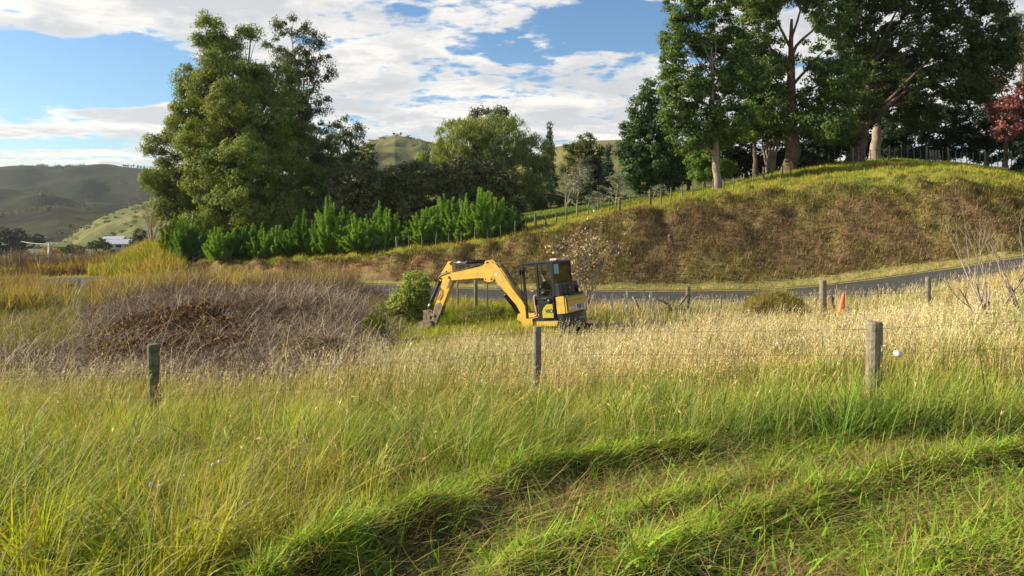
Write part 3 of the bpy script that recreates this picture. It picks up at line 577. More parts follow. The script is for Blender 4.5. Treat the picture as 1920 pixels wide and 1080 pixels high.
# lodged swaths: long blades combed up and to the right
def swath(ax, ay, bx, by, wid, n, hgt, cols=(LUSH * 1.9, YG * 1.3), yaw0=None):
    t = rng.random(n); off = rng.normal(0, wid, n); dx_, dy_ = bx - ax, by - ay; Ls = math.hypot(dx_, dy_); nx, ny = -dy_ / Ls, dx_ / Ls; off = off * (0.7 + 0.8 * fbm(t * 4, t * 0, 1.0, 122))
    bend = 0.12 * np.sin(t * 5.0); X = ax + dx_ * t + nx * (off + bend); Y = ay + dy_ * t + ny * (off + bend)
    k = Y > 2.2; X, Y, off = X[k], Y[k], off[k]; n = len(X)
    c = lerp(vary(cols[0], n, 0.2), vary(cols[1], n, 0.2), (rng.random(n) < 0.5)[:, None])
    z = ground(X, Y) + hgt * np.exp(-(off / wid) ** 2 * 0.8) * rng.uniform(0.2, 1, n); y0 = math.atan2(dy_, dx_) if yaw0 is None else yaw0
    L_.append(blades(np.stack([X, Y, z], 1), rng.uniform(0.05, 0.22, n), rng.uniform(0.003, 0.010, n), y0 + 2.2 * (fbm(X, Y, 0.35, 120) - 0.5) + rng.normal(0, 0.6, n) + np.pi * (rng.random(n) < 0.25), rng.normal(1.3, 0.28, n), rng.normal(0.15, 0.3, n), 4, c * (0.7 + 0.6 * fbm(X, Y, 0.16, 121))[:, None]))
for (pts, h, w), n_ in zip(WINDROWS, (11000, 3500, 8000, 4000)):
    for (x0, y0), (x1, y1) in zip(pts, pts[1:]): swath(x0, y0, x1, y1, w * 0.62, int(n_ / len(pts)), 0.05)
X, Y = scatter(5200, 2.4, 6.6, -0.25, 0.8, 0.8); k = (Y < mow_edge(X) + 0.1); X, Y = X[k], Y[k]; n = len(X)
L_.append(blades(np.stack([X, Y, ground(X, Y) + rng.uniform(0.0, 0.08, n)], 1), rng.uniform(0.06, 0.2, n), rng.uniform(0.010, 0.018, n), rng.uniform(0, 6.28, n), np.abs(rng.normal(0.9, 0.4, n)), rng.normal(0.5, 0.5, n), 4, vary(LUSH * 1.5, n, 0.25)))
for a_ in ((-0.55, 3.45, 0.3, 4.6, 0.13, 5000), (0.3, 4.6, 1.35, 5.25, 0.14, 5000), (0.4, 3.4, 1.5, 4.45, 0.10, 3200), (1.5, 4.6, 2.7, 5.3, 0.18, 4200), (1.9, 3.6, 3.0, 4.6, 0.12, 1800), (-1.7, 3.3, -1.0, 4.2, 0.10, 900)):
    swath(*a_, 0.02, ([0.20, 0.11, 0.035], STRAW * 0.6))
stuff('mown_grass', L_, M['grass'], 'short freshly cut grass with lodged swaths at the lower right')
X, Y = scatter(9000, 3.0, 6.6, 0.1, 0.78); k = (Y < mow_edge(X) - 0.1) & (fbm(X, Y, 0.7, 110) > 0.5); X, Y = X[k], Y[k]; n = len(X)
stuff('clover_leaves', [cards(np.stack([X, Y, ground(X, Y) + rng.uniform(0.03, 0.09, n)], 1), rng.normal(0, 1, (n, 3)) * [1, 1, 0.3], rng.normal(0, 0.35, (n, 3)) + [0, 0, 1], rng.uniform(0.02, 0.035, n), rng.uniform(0.02, 0.03, n), vary(LUSH * 1.3, n, 0.2))], M['grass'], 'low broad clover leaves in the cut strip', 'clover')

# ------------------------------------------------------------------ trees
def crown(blobs, Y, cols, leaf=0.2, aspect=0.55, dens=1.0, clump=0.55, droop=0.0, airy=(), depth=0.85, dy=0.0, flat=0.7, shrink=1.0, spread=0.35):
    """blobs: (px, py, rx, ry[, extra depth]) lobes of the crown in photograph pixels at depth Y -> leaves gathered in clumps on each lobe"""
    out = []; cen = []
    for bi, b in enumerate(blobs):
        px, py, rx, ry = b[:4]; yy = Y + (b[4] if len(b) > 4 else rng.uniform(-1, 1) * rx / F * Y * spread) + dy
        c = np.array(at(px, py, yy)); R = shrink * np.array([rx / F * yy, depth * (rx + ry) / 2 / F * yy, ry / F * yy]); cen.append((c, R))
        a = 1.0 if bi not in airy else 0.42
        area = (R[0] * R[1] + R[0] * R[2] + R[1] * R[2]) / 3 * 4 * np.pi
        ncl = max(6, int(area / (clump ** 2) * 0.75 * a))
        d = rng.normal(0, 1, (ncl, 3)); d /= np.linalg.norm(d, axis=1, keepdims=True); rr = rng.uniform(0.45, 1.02, (ncl, 1)) ** 0.6
        cc = c + d * R * rr; cs = clump * rng.uniform(0.55, 1.25, ncl)
        nl = int(max(3, dens * 5.2 * clump ** 2 / (leaf ** 2 * aspect)))
        o = rng.normal(0, 1, (ncl, nl, 3)); o /= (np.linalg.norm(o, axis=2, keepdims=True) + 1e-6); o *= rng.random((ncl, nl, 1)) ** 0.45
        P = cc[:, None, :] + o * cs[:, None, None] * np.array([1, 1, flat]); P[..., 2] -= droop * cs[:, None] * np.abs(o[..., 0])
        nrm = o * 1.0 + d[:, None, :] * 0.55 + rng.normal(0, 0.42, o.shape) + [0, 0, 0.25]
        ax = rng.normal(0, 1, o.shape); ax[..., 2] -= droop * 3.0
        P = P.reshape(-1, 3); nrm = nrm.reshape(-1, 3); ax = ax.reshape(-1, 3); ax = ax - nrm * (np.sum(ax * nrm, 1) / (np.sum(nrm * nrm, 1) + 1e-6))[:, None] * (0.6 if droop else 0.9)
        cl = np.repeat(rng.random(ncl), nl); n = len(P)
        col = lerp(np.asarray(cols[0])[None, :], np.asarray(cols[1])[None, :], cl[:, None]) * rng.normal(1, 0.16, (n, 1)).clip(0.5, 1.6)
        if len(cols) > 2: k = rng.random(n) < (cols[3] if len(cols) > 3 else 0.08); col[k] = np.asarray(cols[2]) * rng.normal(1, 0.15, (k.sum(), 1))
        out.append(cards(P, ax, nrm, leaf * rng.uniform(0.7, 1.3, n), leaf * aspect * rng.uniform(0.7, 1.3, n), col))
    return out, cen
def limbs(base, cen, r0, fork=0.35, lean=(0, 0), twigs=3, sides=7, topz=None):
    out = []; base = np.array(base, float); zs = [c[2] for c, R in cen]; top = topz if topz is not None else min(max(zs), base[2] + (max(zs) - base[2]) * 0.8)
    H = top - base[2]; mx_ = np.mean([c[0] for c, R in cen]); my_ = np.mean([c[1] for c, R in cen])
    tt = np.array([base[0] + (mx_ - base[0]) * 0.3 + lean[0], base[1] + (my_ - base[1]) * 0.5 + lean[1], top])
    tr = wobble(base, tt, 12, 0.025); rr = r0 * (1 - np.linspace(0, 1, 12) ** 0.9 * 0.85); rr[0] *= 1.35
    out.append(tube_np(tr, rr, sides + 2))
    for c, R in cen:
        f = np.clip(fork + 0.75 * (c[2] - base[2] - fork * H) / (H + 1e-6) * 0.75, fork * 0.8, 0.93); i = int(f * 11)
        s = tr[i]; L = np.linalg.norm(c - s)
        out.append(tube_np(wobble(s, c, 7, 0.05, 0.04), np.linspace(min(rr[i] * 0.62, 0.03 + L * 0.03), 0.03, 7), 5))
        for k in range(twigs):
            d = rng.normal(0, 1, 3); d /= np.linalg.norm(d); e = c + d * R * 0.85; m_ = s + (c - s) * rng.uniform(0.5, 0.95)
            out.append(tube_np(wobble(m_, e, 5, 0.06, 0.03), np.linspace(0.035, 0.012, 5), 4))
    return out
def tree(name, label, cat, px, Y, blobs, cols, r0=0.3, bark='bark', leaf=0.2, group=None, base=None, lm='leaf', fork=0.35, extra=None, lean=(0, 0), twigs=3, topz=None, **kw):
    b = onground(px, Y, -0.15) if base is None else base
    root = empty(name, b); tag(root, label, cat, group)
    lv, cen = crown(blobs, Y, cols, leaf=leaf, **kw); wd = limbs(b, cen, r0, fork, lean, twigs, topz=topz)
    if extra: wd += extra(b)
    c = foliage('crown', lv, M[lm]); t = foliage('trunk', wd, M[bark])
    for o in (c, t):
        o.data.transform(Matrix.Translation(-Vector(b))); o.parent = root
    if bark: [setattr(p_, 'use_smooth', True) for p_ in t.data.polygons]
    return root
EUC = ((0.095, 0.150, 0.034), (0.215, 0.265, 0.052), (0.30, 0.22, 0.07), 0.03)
GUMB = ((0.070, 0.095, 0.050), (0.12, 0.15, 0.065))
tree('eucalyptus_tree', 'towering dense eucalyptus with drooping olive foliage at the left', 'tree', 470, 62,
  [(392,58,30,40),(425,95,40,40),(468,58,24,16),(352,150,27,30),(350,200,30,40),(385,165,50,50),(450,160,58,52),(515,165,48,52),(340,245,40,42),(400,250,58,58),(470,262,65,62),(540,262,55,58),(293,275,21,26),(284,336,25,22),(330,325,40,44),(390,350,65,58),(460,360,68,60),(535,355,62,62),(342,400,30,42),(425,415,60,42),(520,420,60,42),(590,400,46,46),(600,345,40,45),(310,380,20,40),(470,440,120,25),(430,190,50,50,-5),(500,230,52,52,-4),(455,300,62,52,-6),(400,330,55,50,-5),(530,310,52,50,-4.5),(440,385,60,48,-7),(520,395,60,45,-6),(375,265,45,45,-4),(385,400,50,40,-6),(480,420,70,34,-5),(560,400,50,44,-5),(470,150,40,40,-3),(400,120,36,40,-3)],
  EUC, r0=0.7, leaf=0.24, aspect=0.36, clump=0.75, droop=0.3, dens=1.0, fork=0.15, shrink=0.92, spread=0.9)
tree('gum_tree', 'airy gum tree with open crown showing sky, right of the big eucalyptus', 'tree', 560, 66,
  [(545,50,38,22),(580,75,35,22),(515,95,24,26),(600,130,28,32),(560,125,34,34),(585,190,36,36),(545,205,40,44),(598,246,24,30),(560,285,44,40),(610,285,26,26),(600,335,40,44)],
  GUMB, r0=0.42, leaf=0.22, aspect=0.36, clump=0.62, droop=0.4, dens=0.85, airy=(0,1,2,3,5,7,9), fork=0.3, bark='palebark')
tree('gum_tree', 'small grey gum tree beside the right edge of the big eucalyptus', 'tree', 655, 74,
  [(638,222,18,20),(662,246,28,22),(690,278,18,26),(640,275,36,34),(702,318,11,36),(655,325,44,40),(690,340,20,36),(610,300,25,40)],
  GUMB, r0=0.3, leaf=0.28, aspect=0.36, clump=0.65, droop=0.4, dens=0.6, airy=(0,1,2,4,6), fork=0.25)
DARKM = ((0.065, 0.090, 0.030), (0.14, 0.150, 0.05), (0.28, 0.20, 0.08), 0.16)
for k, (px, bl, lab) in enumerate([
  (655, [(640,385,52,48),(680,350,50,42),(610,420,50,40),(690,400,50,48),(650,330,34,26)], 'dark glossy evergreen shrub, leftmost of three, beneath the gums'),
  (775, [(745,345,42,38),(790,335,45,36),(820,370,55,50),(755,390,55,45),(720,370,40,40)], 'dark glossy evergreen shrub, middle one of three, below the willow'),
  (905, [(865,325,42,32),(905,345,48,40),(945,360,36,40),(890,385,60,40),(955,395,28,28),(925,325,26,22)], 'dark bronze leaved evergreen shrub, rightmost of three beside the lawn')]):
    tree('evergreen_shrub', lab, 'shrub', px, 57 + k * 0.5, bl, DARKM, r0=0.18, leaf=0.19, aspect=0.5, clump=0.5, dens=0.9, lm='leafgloss', group='dark evergreen shrubs behind the hedge', fork=0.12)
tree('willow_tree', 'broad pale green willow behind the dark evergreens', 'tree', 920, 82,
  [(842,255,24,32),(880,262,48,42),(938,258,58,46),(1000,282,38,40),(830,302,48,44),(898,312,66,46),(968,318,60,52),(1012,345,26,55),(792,305,12,20),(800,340,22,30),(1000,390,30,20)],
  ((0.165, 0.215, 0.06), (0.25, 0.29, 0.08)), r0=0.45, leaf=0.30, aspect=0.22, clump=0.8, droop=0.9, dens=0.62, fork=0.15)
tree('gum_tree', 'dark gum tree top rising behind the pale willow', 'tree', 910, 98,
  [(902,222,24,20),(936,214,18,14),(952,232,18,16),(872,238,18,16),(912,250,45,24),(905,300,40,40)], GUMB, r0=0.4, leaf=0.36, aspect=0.4, clump=0.8, droop=0.3, dens=0.7)
def cone(px, top, bot, w, n=7):
    return [(px + rng.uniform(-0.08, 0.08) * w, lerp(top, bot, (k + 0.5) / n), max(3, w * 0.5 * ((k + 0.7) / n) ** 0.85), (bot - top) / n * 0.75) for k in range(n)]
CON = ((0.035, 0.065, 0.032), (0.07, 0.11, 0.046))
tree('conifer_tree', 'narrow spired conifer just right of the pale willow', 'tree', 1032, 92, cone(1032, 232, 375, 34, 8), CON, r0=0.2, leaf=0.36, aspect=0.3, clump=0.5, droop=0.2, dens=0.7)
tree('pine_tree', 'layered yellow green pine between the willow and the big trees', 'tree', 1098, 86, [(1100,262,16,12),(1085,278,28,14),(1115,282,24,14),(1095,300,36,16),(1075,318,28,16),(1120,315,26,18),(1098,345,44,30)], ((0.075, 0.105, 0.030), (0.13, 0.16, 0.045)), r0=0.3, leaf=0.36, aspect=0.3, clump=0.55, dens=0.7)
tree('conifer_tree', 'small blue green conifer behind the silver saplings', 'tree', 1142, 84, cone(1142, 272, 370, 42, 7), ((0.022, 0.045, 0.036), (0.045, 0.07, 0.055)), r0=0.2, leaf=0.33, aspect=0.3, clump=0.5, dens=0.7)
tree('round_shrub', 'grey green rounded shrub in front of the pine', 'shrub', 1110, 78, [(1110,312,18,20),(1108,335,26,26)], ((0.05, 0.062, 0.045), (0.07, 0.085, 0.06)), r0=0.1, leaf=0.25, aspect=0.4, clump=0.45)
for px, r1, h1, lab in ((1002, 16, 12, 'low lime shrub at the left end of the lawn edge'), (1050, 22, 14, 'low lime shrub in the middle of the lawn edge'), (1078, 16, 16, 'low lime shrub at the right of the lawn edge')):
    tree('lawn_shrub', lab, 'shrub', px, 80, [(px - 6, 372, r1 * 0.8, h1), (px + 7, 374, r1 * 0.7, h1 * 0.8)], ((0.11, 0.16, 0.03), (0.16, 0.21, 0.04)), r0=0.05, leaf=0.2, aspect=0.5, clump=0.35, dens=0.8, group='low shrubs along the lawn')
tree('conifer_tree', 'tall dense dark conifer at the left edge of the big tree stand', 'tree', 1222, 60,
  [(1217,170,18,22),(1205,205,26,28),(1232,225,32,46),(1188,240,24,26),(1215,265,44,40),(1172,285,18,26),(1190,310,32,34),(1240,300,46,50),(1225,340,52,26),(1180,335,20,20)], ((0.042, 0.085, 0.034), (0.095, 0.150, 0.052)), r0=0.35, leaf=0.24, aspect=0.45, clump=0.5, dens=0.85, fork=0.08)
BIG = ((0.050, 0.100, 0.024), (0.135, 0.200, 0.042), (0.20, 0.17, 0.04), 0.05)
tree('shade_tree', 'leafy evergreen with a pale straight trunk standing on the fence line', 'tree', 1345, 50.5,
  [(1290,10,50,38),(1345,0,50,45),(1264,70,30,34),(1262,115,26,30),(1325,75,46,34),(1378,85,42,42),(1285,165,46,42),(1335,150,48,40),(1392,150,44,44),(1268,215,34,36),(1318,225,48,38),(1372,225,46,42),(1290,265,34,24),(1345,262,36,22),(1250,165,18,30)],
  BIG, r0=0.28, leaf=0.21, aspect=0.5, clump=0.5, dens=1.1, bark='palebark', fork=0.38, topz=None, shrink=0.95, spread=0.7)
tree('shade_tree', 'huge dark tree with a thick forked trunk in the middle of the stand', 'tree', 1482, 55,
  [(1430,-20,60,50),(1500,-30,60,50),(1415,50,42,46),(1462,110,36,44),(1560,20,50,50),(1545,95,46,46),(1425,125,40,42),(1440,190,46,44),(1575,150,44,50),(1530,180,36,40),(1410,230,40,34),(1555,235,50,36),(1490,235,36,30)],
  BIG, r0=0.62, leaf=0.23, aspect=0.5, clump=0.55, dens=1.1, fork=0.3, airy=(3,5), spread=0.6)
def leaning(b):
    o = []
    for x, y, r in ((1700, 170, 0.2), (1665, 208, 0.15), (1560, 190, 0.2), (1735, 120, 0.12)):
        o.append(tube_np(wobble(np.array(b) + [0, 0, 2.0], at(x, y, 55), 9, 0.03, 0.03), np.linspace(r * 1.5, 0.07, 9), 7))
    return o
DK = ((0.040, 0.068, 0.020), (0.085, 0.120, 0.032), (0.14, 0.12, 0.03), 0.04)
tree('shade_tree', 'massive spreading tree with a red brown trunk and leaning limbs at the right', 'tree', 1600, 57,
  [(1620,-20,60,50),(1700,-20,70,55),(1790,-10,70,55),(1860,50,46,55),(1620,70,55,50),(1700,80,62,52),(1790,75,60,55),(1850,130,48,48),(1880,90,26,50),(1640,145,50,44),(1710,160,50,38),(1780,150,50,40),(1620,205,44,36),(1590,250,30,22),(1830,170,44,24)],
  DK, r0=0.62, leaf=0.24, aspect=0.5, clump=0.6, dens=1.0, extra=leaning, fork=0.22)
tree('shade_tree', 'tree with a thick pale sunlit trunk behind the leaning limbs', 'tree', 1642, 62,
  [(1640,120,50,40),(1690,200,50,35),(1600,160,40,40),(1730,220,40,30)], DK, r0=0.5, leaf=0.26, aspect=0.5, clump=0.6, dens=0.7, bark='palebark', fork=0.5)
tree('shade_tree', 'slim brown trunked tree just right of the pale straight trunk', 'tree', 1417, 57, [(1417,205,34,40),(1395,240,26,26),(1440,235,24,30)], BIG, r0=0.27, leaf=0.23, aspect=0.5, clump=0.5, dens=0.8, fork=0.5)
def multi(b):
    return [tube_np(wobble(np.array(b) + [0.12 * k, 0, 0], np.array(b) + [0.35 * k + 0.1, 0.1 * k, 3.4 + 0.3 * k], 8, 0.04), np.linspace(0.12, 0.05, 8), 6) for k in (-2, -1, 0, 1, 2)]
tree('shade_tree', 'many stemmed pale tree in front of the shade between the dark trunks', 'tree', 1443, 58, [(1440,232,24,22),(1462,240,18,20)], BIG, r0=0.12, leaf=0.22, aspect=0.5, clump=0.5, bark='palebark', extra=multi)
tree('garden_shrub', 'bright green feathery shrub behind the pale straight trunk', 'shrub', 1322, 56, [(1310,300,26,20),(1335,310,28,24),(1318,325,30,18),(1360,318,22,18)], ((0.09, 0.17, 0.028), (0.14, 0.22, 0.04)), r0=0.08, leaf=0.2, aspect=0.3, clump=0.4)
tree('garden_shrub', 'low dark bush right of the thick forked trunk', 'shrub', 1535, 54, [(1520,308,26,18),(1548,312,26,18),(1535,326,34,12)], ((0.014, 0.026, 0.010), (0.03, 0.046, 0.016)), r0=0.1, leaf=0.2, aspect=0.5, clump=0.4)
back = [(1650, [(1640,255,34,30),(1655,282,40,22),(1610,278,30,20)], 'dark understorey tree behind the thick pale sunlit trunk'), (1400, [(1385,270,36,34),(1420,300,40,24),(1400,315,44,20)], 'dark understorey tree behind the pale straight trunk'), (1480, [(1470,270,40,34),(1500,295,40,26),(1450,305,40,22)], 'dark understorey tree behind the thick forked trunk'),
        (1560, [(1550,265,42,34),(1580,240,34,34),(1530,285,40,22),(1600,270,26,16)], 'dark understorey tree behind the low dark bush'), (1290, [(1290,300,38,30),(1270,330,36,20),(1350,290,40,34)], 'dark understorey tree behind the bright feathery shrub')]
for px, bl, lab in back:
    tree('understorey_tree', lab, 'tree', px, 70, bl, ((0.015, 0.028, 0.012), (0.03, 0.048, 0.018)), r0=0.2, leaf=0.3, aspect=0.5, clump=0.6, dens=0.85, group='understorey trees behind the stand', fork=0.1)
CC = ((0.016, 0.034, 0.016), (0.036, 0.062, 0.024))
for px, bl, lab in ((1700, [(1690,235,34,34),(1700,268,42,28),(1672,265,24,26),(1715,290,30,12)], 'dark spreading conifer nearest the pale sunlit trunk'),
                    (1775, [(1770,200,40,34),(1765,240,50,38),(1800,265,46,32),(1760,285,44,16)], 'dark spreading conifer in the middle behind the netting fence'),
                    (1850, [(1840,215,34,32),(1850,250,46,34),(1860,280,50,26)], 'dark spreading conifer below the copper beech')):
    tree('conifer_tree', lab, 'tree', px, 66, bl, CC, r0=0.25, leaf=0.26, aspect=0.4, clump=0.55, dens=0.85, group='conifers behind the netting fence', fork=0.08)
tree('copper_beech', 'copper beech with purple red leaves at the right edge', 'tree', 1885, 60, [(1872,158,13,22),(1882,205,34,28),(1915,190,36,36),(1890,238,36,24),(1925,240,30,40),(1950,190,30,40)], ((0.20, 0.07, 0.065), (0.31, 0.14, 0.125)), r0=0.22, leaf=0.22, aspect=0.5, clump=0.45, dens=0.7)
tree('gum_tree', 'distant hazy gum tree at the upper right corner', 'tree', 1912, 92, [(1908,50,18,26),(1915,95,20,24),(1925,140,16,20),(1940,90,24,40)], ((0.09, 0.10, 0.06), (0.13, 0.13, 0.08)), r0=0.3, leaf=0.34, aspect=0.4, clump=0.7, dens=0.5)
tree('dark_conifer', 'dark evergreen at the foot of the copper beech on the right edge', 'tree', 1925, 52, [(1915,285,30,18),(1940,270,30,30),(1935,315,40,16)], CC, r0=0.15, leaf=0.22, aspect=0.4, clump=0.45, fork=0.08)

# feathery bright shrubs: many plumes rising from the base
def plumes(base, H, R, n, cols, leaf=0.10, up=0.55, asp=0.22, per=70, low=0.1):
    out = []; wood = []; base = np.array(base, float)
    for k in range(n):
        a = rng.uniform(0, 6.28); q = rng.random() ** 0.6; r = R * q * rng.uniform(0.8, 1.15); h = H * (1 - 0.62 * q ** 1.8) * rng.choice([rng.uniform(0.25, 0.75), rng.uniform(0.5, 0.9), rng.uniform(0.8, 1.12)])
        tip = base + [math.cos(a) * r, math.sin(a) * r, h]; s = base + [math.cos(a) * r * 0.45, math.sin(a) * r * 0.45, H * rng.uniform(0.02, 0.2) * (h / H)]
        P = wobble(s, tip, 8, 0.03, 0.06); wood.append(tube_np(P[::2], np.linspace(0.028, 0.008, 4), 4))
        t = rng.random(per) ** 0.75 * 0.88 + 0.12; i = np.clip((t * 7).astype(int), 0, 6); f = (t * 7 - i)[:, None]; B = P[i] * (1 - f) + P[i + 1] * f
        D = (P[i + 1] - P[i]); D /= np.linalg.norm(D, axis=1, keepdims=True); sp = (0.17 * H * 0.5 * (1.10 - t) + 0.03)[:, None]
        o = rng.normal(0, 1, (per, 3)); B = B + o * sp * 0.42 + [0, 0, 0.0]; ax = D * up * 1.6 + o * 0.5 + [0, 0, up]
        c = lerp(np.asarray(cols[0])[None, :], np.asarray(cols[1])[None, :], rng.random((per, 1)) * 0.3 + 0.35 * rng.random() + 0.35 * t[:, None]) * rng.normal(1, 0.14, (per, 1))
        out.append(cards(B, ax, rng.normal(0, 1, (per, 3)), leaf * rng.uniform(0.8, 1.9, per), leaf * asp * rng.uniform(1.2, 2.2, per), c))
    return out, wood
def plume_shrub(name, label, cat, px, Y, top, hw, n, cols, group=None, base=None, mat_='leaf', bark='bark', **kw):
    b = onground(px, Y, -0.05) if base is None else base
    H = (CZ - (top - HY) / F * Y) - b[2]; R = hw / F * Y * 1.15
    root = empty(name, b); tag(root, label, cat, group); lv, wd = [], []; m = 3 if n > 70 else 1
    for j in range(m):
        q = 0 if m == 1 else (j / (m - 1) - 0.5) * 2; hh = H * (1.0 if j == m // 2 else rng.uniform(0.68, 0.92)); cx_ = (q * R * 0.55, rng.uniform(-0.4, 0.4) * R, 0)
        l_, w_ = plumes(cx_, hh, R * (1 if m == 1 else rng.uniform(0.7, 0.95)), int(n / m * 1.4), cols, **kw); lv += l_; wd += w_
    foliage('foliage', lv, M[mat_], root); foliage('branches', wd, M[bark], root); return root
WAT = ((0.09, 0.20, 0.038), (0.27, 0.42, 0.09)); WATD = ((0.055, 0.14, 0.032), (0.15, 0.27, 0.06))
for px, Y, top, hw, n, cl, lab in [
  (322, 55.5, 402, 22, 60, ((0.13, 0.19, 0.03), (0.19, 0.25, 0.04)), 'lime feathery hedge shrub, leftmost, above the eroded bank'),
  (358, 53.5, 398, 34, 150, WATD, 'dark green feathery hedge shrub by the wooden rails'),
  (424, 50.5, 420, 40, 130, WAT, 'low feathery hedge shrub right of the wooden rails'),
  (478, 50.5, 418, 38, 120, WATD, 'soft dark feathery hedge shrub below the big eucalyptus trunk'),
  (520, 50, 420, 36, 120, WAT, 'low feathery hedge shrub right of the soft dark one'),
  (575, 50, 400, 34, 110, WATD, 'shaded feathery hedge shrub left of the tall spiky one'),
  (618, 49, 378, 42, 200, WAT, 'tall spiky bright green hedge shrub left of centre'),
  (665, 49.5, 408, 32, 110, WAT, 'smaller hedge shrub between the two bright tall ones'),
  (708, 48.5, 386, 46, 190, WAT, 'broad bright green hedge shrub below the dark evergreens'),
  (768, 48.5, 412, 32, 100, WATD, 'low hedge shrub in the dip before the tallest pair'),
  (832, 48, 368, 48, 230, WAT, 'tall bright feathery hedge shrub, left one of the tallest pair'),
  (905, 47.5, 358, 52, 250, WAT, 'tall bright feathery hedge shrub, right one of the tallest pair'),
  (952, 47.5, 392, 26, 80, WATD, 'hedge shrub at the right end of the hedge beside the lawn')]:
    plume_shrub('hedge_shrub', lab, 'shrub', px, Y, top, hw, n, cl, group='bright feathery shrubs along the fence', leaf=0.115, asp=0.17, up=0.5, per=420)
# fallen-silver saplings
def sapling(px, Y, top, hw, lab, tiers, seed):
    b = onground(px, Y, -0.05); root = empty('silver_sapling', b); tag(root, lab, 'tree', 'silver leaved saplings above the bank'); H = (CZ - (top - HY) / F * Y) - b[2]; R = hw / F * Y
    wood = [tube_np(wobble((0, 0, 0), (0.2, 0, H), 9, 0.02), np.linspace(0.07, 0.02, 9), 6)]; lv = []
    for k in range(tiers):
        z = H * (0.25 + 0.75 * k / tiers); a = rng.uniform(0, 6.28); r = R * rng.uniform(0.5, 1.0) * (1.1 - 0.5 * k / tiers)
        e = np.array([math.cos(a) * r, math.sin(a) * r, z + r * 0.35]); P = wobble((0.2 * z / H, 0, z), e, 7, 0.04); wood.append(tube_np(P, np.linspace(0.03, 0.008, 7), 4))
        n = 70; t = rng.uniform(0.35, 1, n); i = np.clip((t * 6).astype(int), 0, 5); B = P[i] + (P[i + 1] - P[i]) * (t * 6 - i)[:, None] + rng.normal(0, 0.17, (n, 3)) * [1, 1, 0.35]
        lv.append(cards(B, rng.normal(0, 1, (n, 3)) * [1, 1, 0.25], rng.normal(0, 0.3, (n, 3)) + [0, 0, 1], rng.uniform(0.12, 0.26, n), rng.uniform(0.05, 0.09, n), vary([0.26, 0.31, 0.27], n, 0.15)))
    foliage('foliage', lv, M['leaf'], root); foliage('trunk', wood, M['palebark'], root)
sapling(1082, 50, 318, 42, 'silver leaved sapling nearest the lawn', 15, 1)
sapling(1155, 51, 330, 46, 'bushier silver leaved sapling nearest the dark conifer', 22, 2)
sapling(1120, 49, 362, 30, 'shortest silver leaved sapling between the other two', 9, 3)
sapling(1225, 52, 350, 30, 'thin silver leaved sapling at the foot of the dark conifer', 6, 4)

# bare branching shrubs
def branch(out, p, d, L, r, depth, spread, upb=0.25, tw=3):
    e = p + d * L; P = wobble(p, e, 5, 0.035, 0.02); out.append(tube_np(P, np.linspace(r, r * 0.55, 5), 4))
    if depth == 0: return
    for k in range(tw):
        nd = d + rng.normal(0, spread, 3) + [0, 0, upb]; nd /= np.linalg.norm(nd); s = P[rng.integers(2, 5)]
        branch(out, s, nd, L * rng.uniform(0.55, 0.85), r * 0.5, depth - 1, spread, upb, tw)
def bare(name, label, cat, b, stems, L, r, depth, m, spread=0.45, splay=0.5, group=None, leaves=None, tw=3, upb=0.25):
    root = empty(name, b); tag(root, label, cat, group); out = []
    for k in range(stems):
        d = np.array([rng.normal(0, splay), rng.normal(0, splay), 1.0]); d /= np.linalg.norm(d)
        branch(out, np.array([rng.normal(0, 0.08), rng.normal(0, 0.08), 0.0]), d, L * rng.uniform(0.75, 1.1), r, depth, spread, upb, tw)
    foliage('branches', out, M[m], root)
    if leaves:
        n, s, c0, c1, lo = leaves; E = np.concatenate([o[0][-4:-3] for o in out]); E = E[E[:, 2] > lo]
        B = E[rng.integers(0, len(E), n)] + rng.normal(0, s * 1.6, (n, 3)); c = lerp(vary(c0, n, 0.2), vary(c1, n, 0.2), (rng.random(n) < 0.5)[:, None])
        foliage('leaves', [cards(B, rng.normal(0, 1, (n, 3)), rng.normal(0, 1, (n, 3)), s * rng.uniform(0.7, 1.3, n), s * 0.7 * rng.uniform(0.7, 1.2, n), c)], M['straw'], root)
    return root
bare('dead_sapling', 'sapling with curled tan dead leaves behind the excavator', 'tree', onground(1098, 28.5, -0.05), 8, 1.3, 0.03, 3, 'twig', 0.38, 0.17, leaves=(1700, 0.10, (0.50, 0.40, 0.24), (0.17, 0.11, 0.06), 0.6), upb=0.35)
bare('bare_shrub', 'leafless pale branched shrub rising over the road at the right', 'shrub', onground(1850, 17.5, -0.05), 6, 1.3, 0.032, 3, 'twig', 0.26, 0.26, group='leafless shrubs at the right', upb=0.3, tw=2)
bare('bare_shrub', 'leafless grey shrub cut by the right edge of the view', 'shrub', onground(1925, 17, -0.05), 6, 1.2, 0.030, 3, 'twig', 0.28, 0.28, group='leafless shrubs at the right', upb=0.3, tw=2)
bare('bare_tree', 'grey leafless tree between the willow and the silver saplings', 'tree', onground(1062, 76, -0.05), 4, 2.0, 0.06, 4, 'twig', 0.4, 0.2)
bare('bare_tree', 'grey purple leafless bush on the edge left of the eucalyptus', 'tree', onground(282, 62, -0.3), 10, 2.1, 0.05, 4, 'twig', 0.4, 0.3)
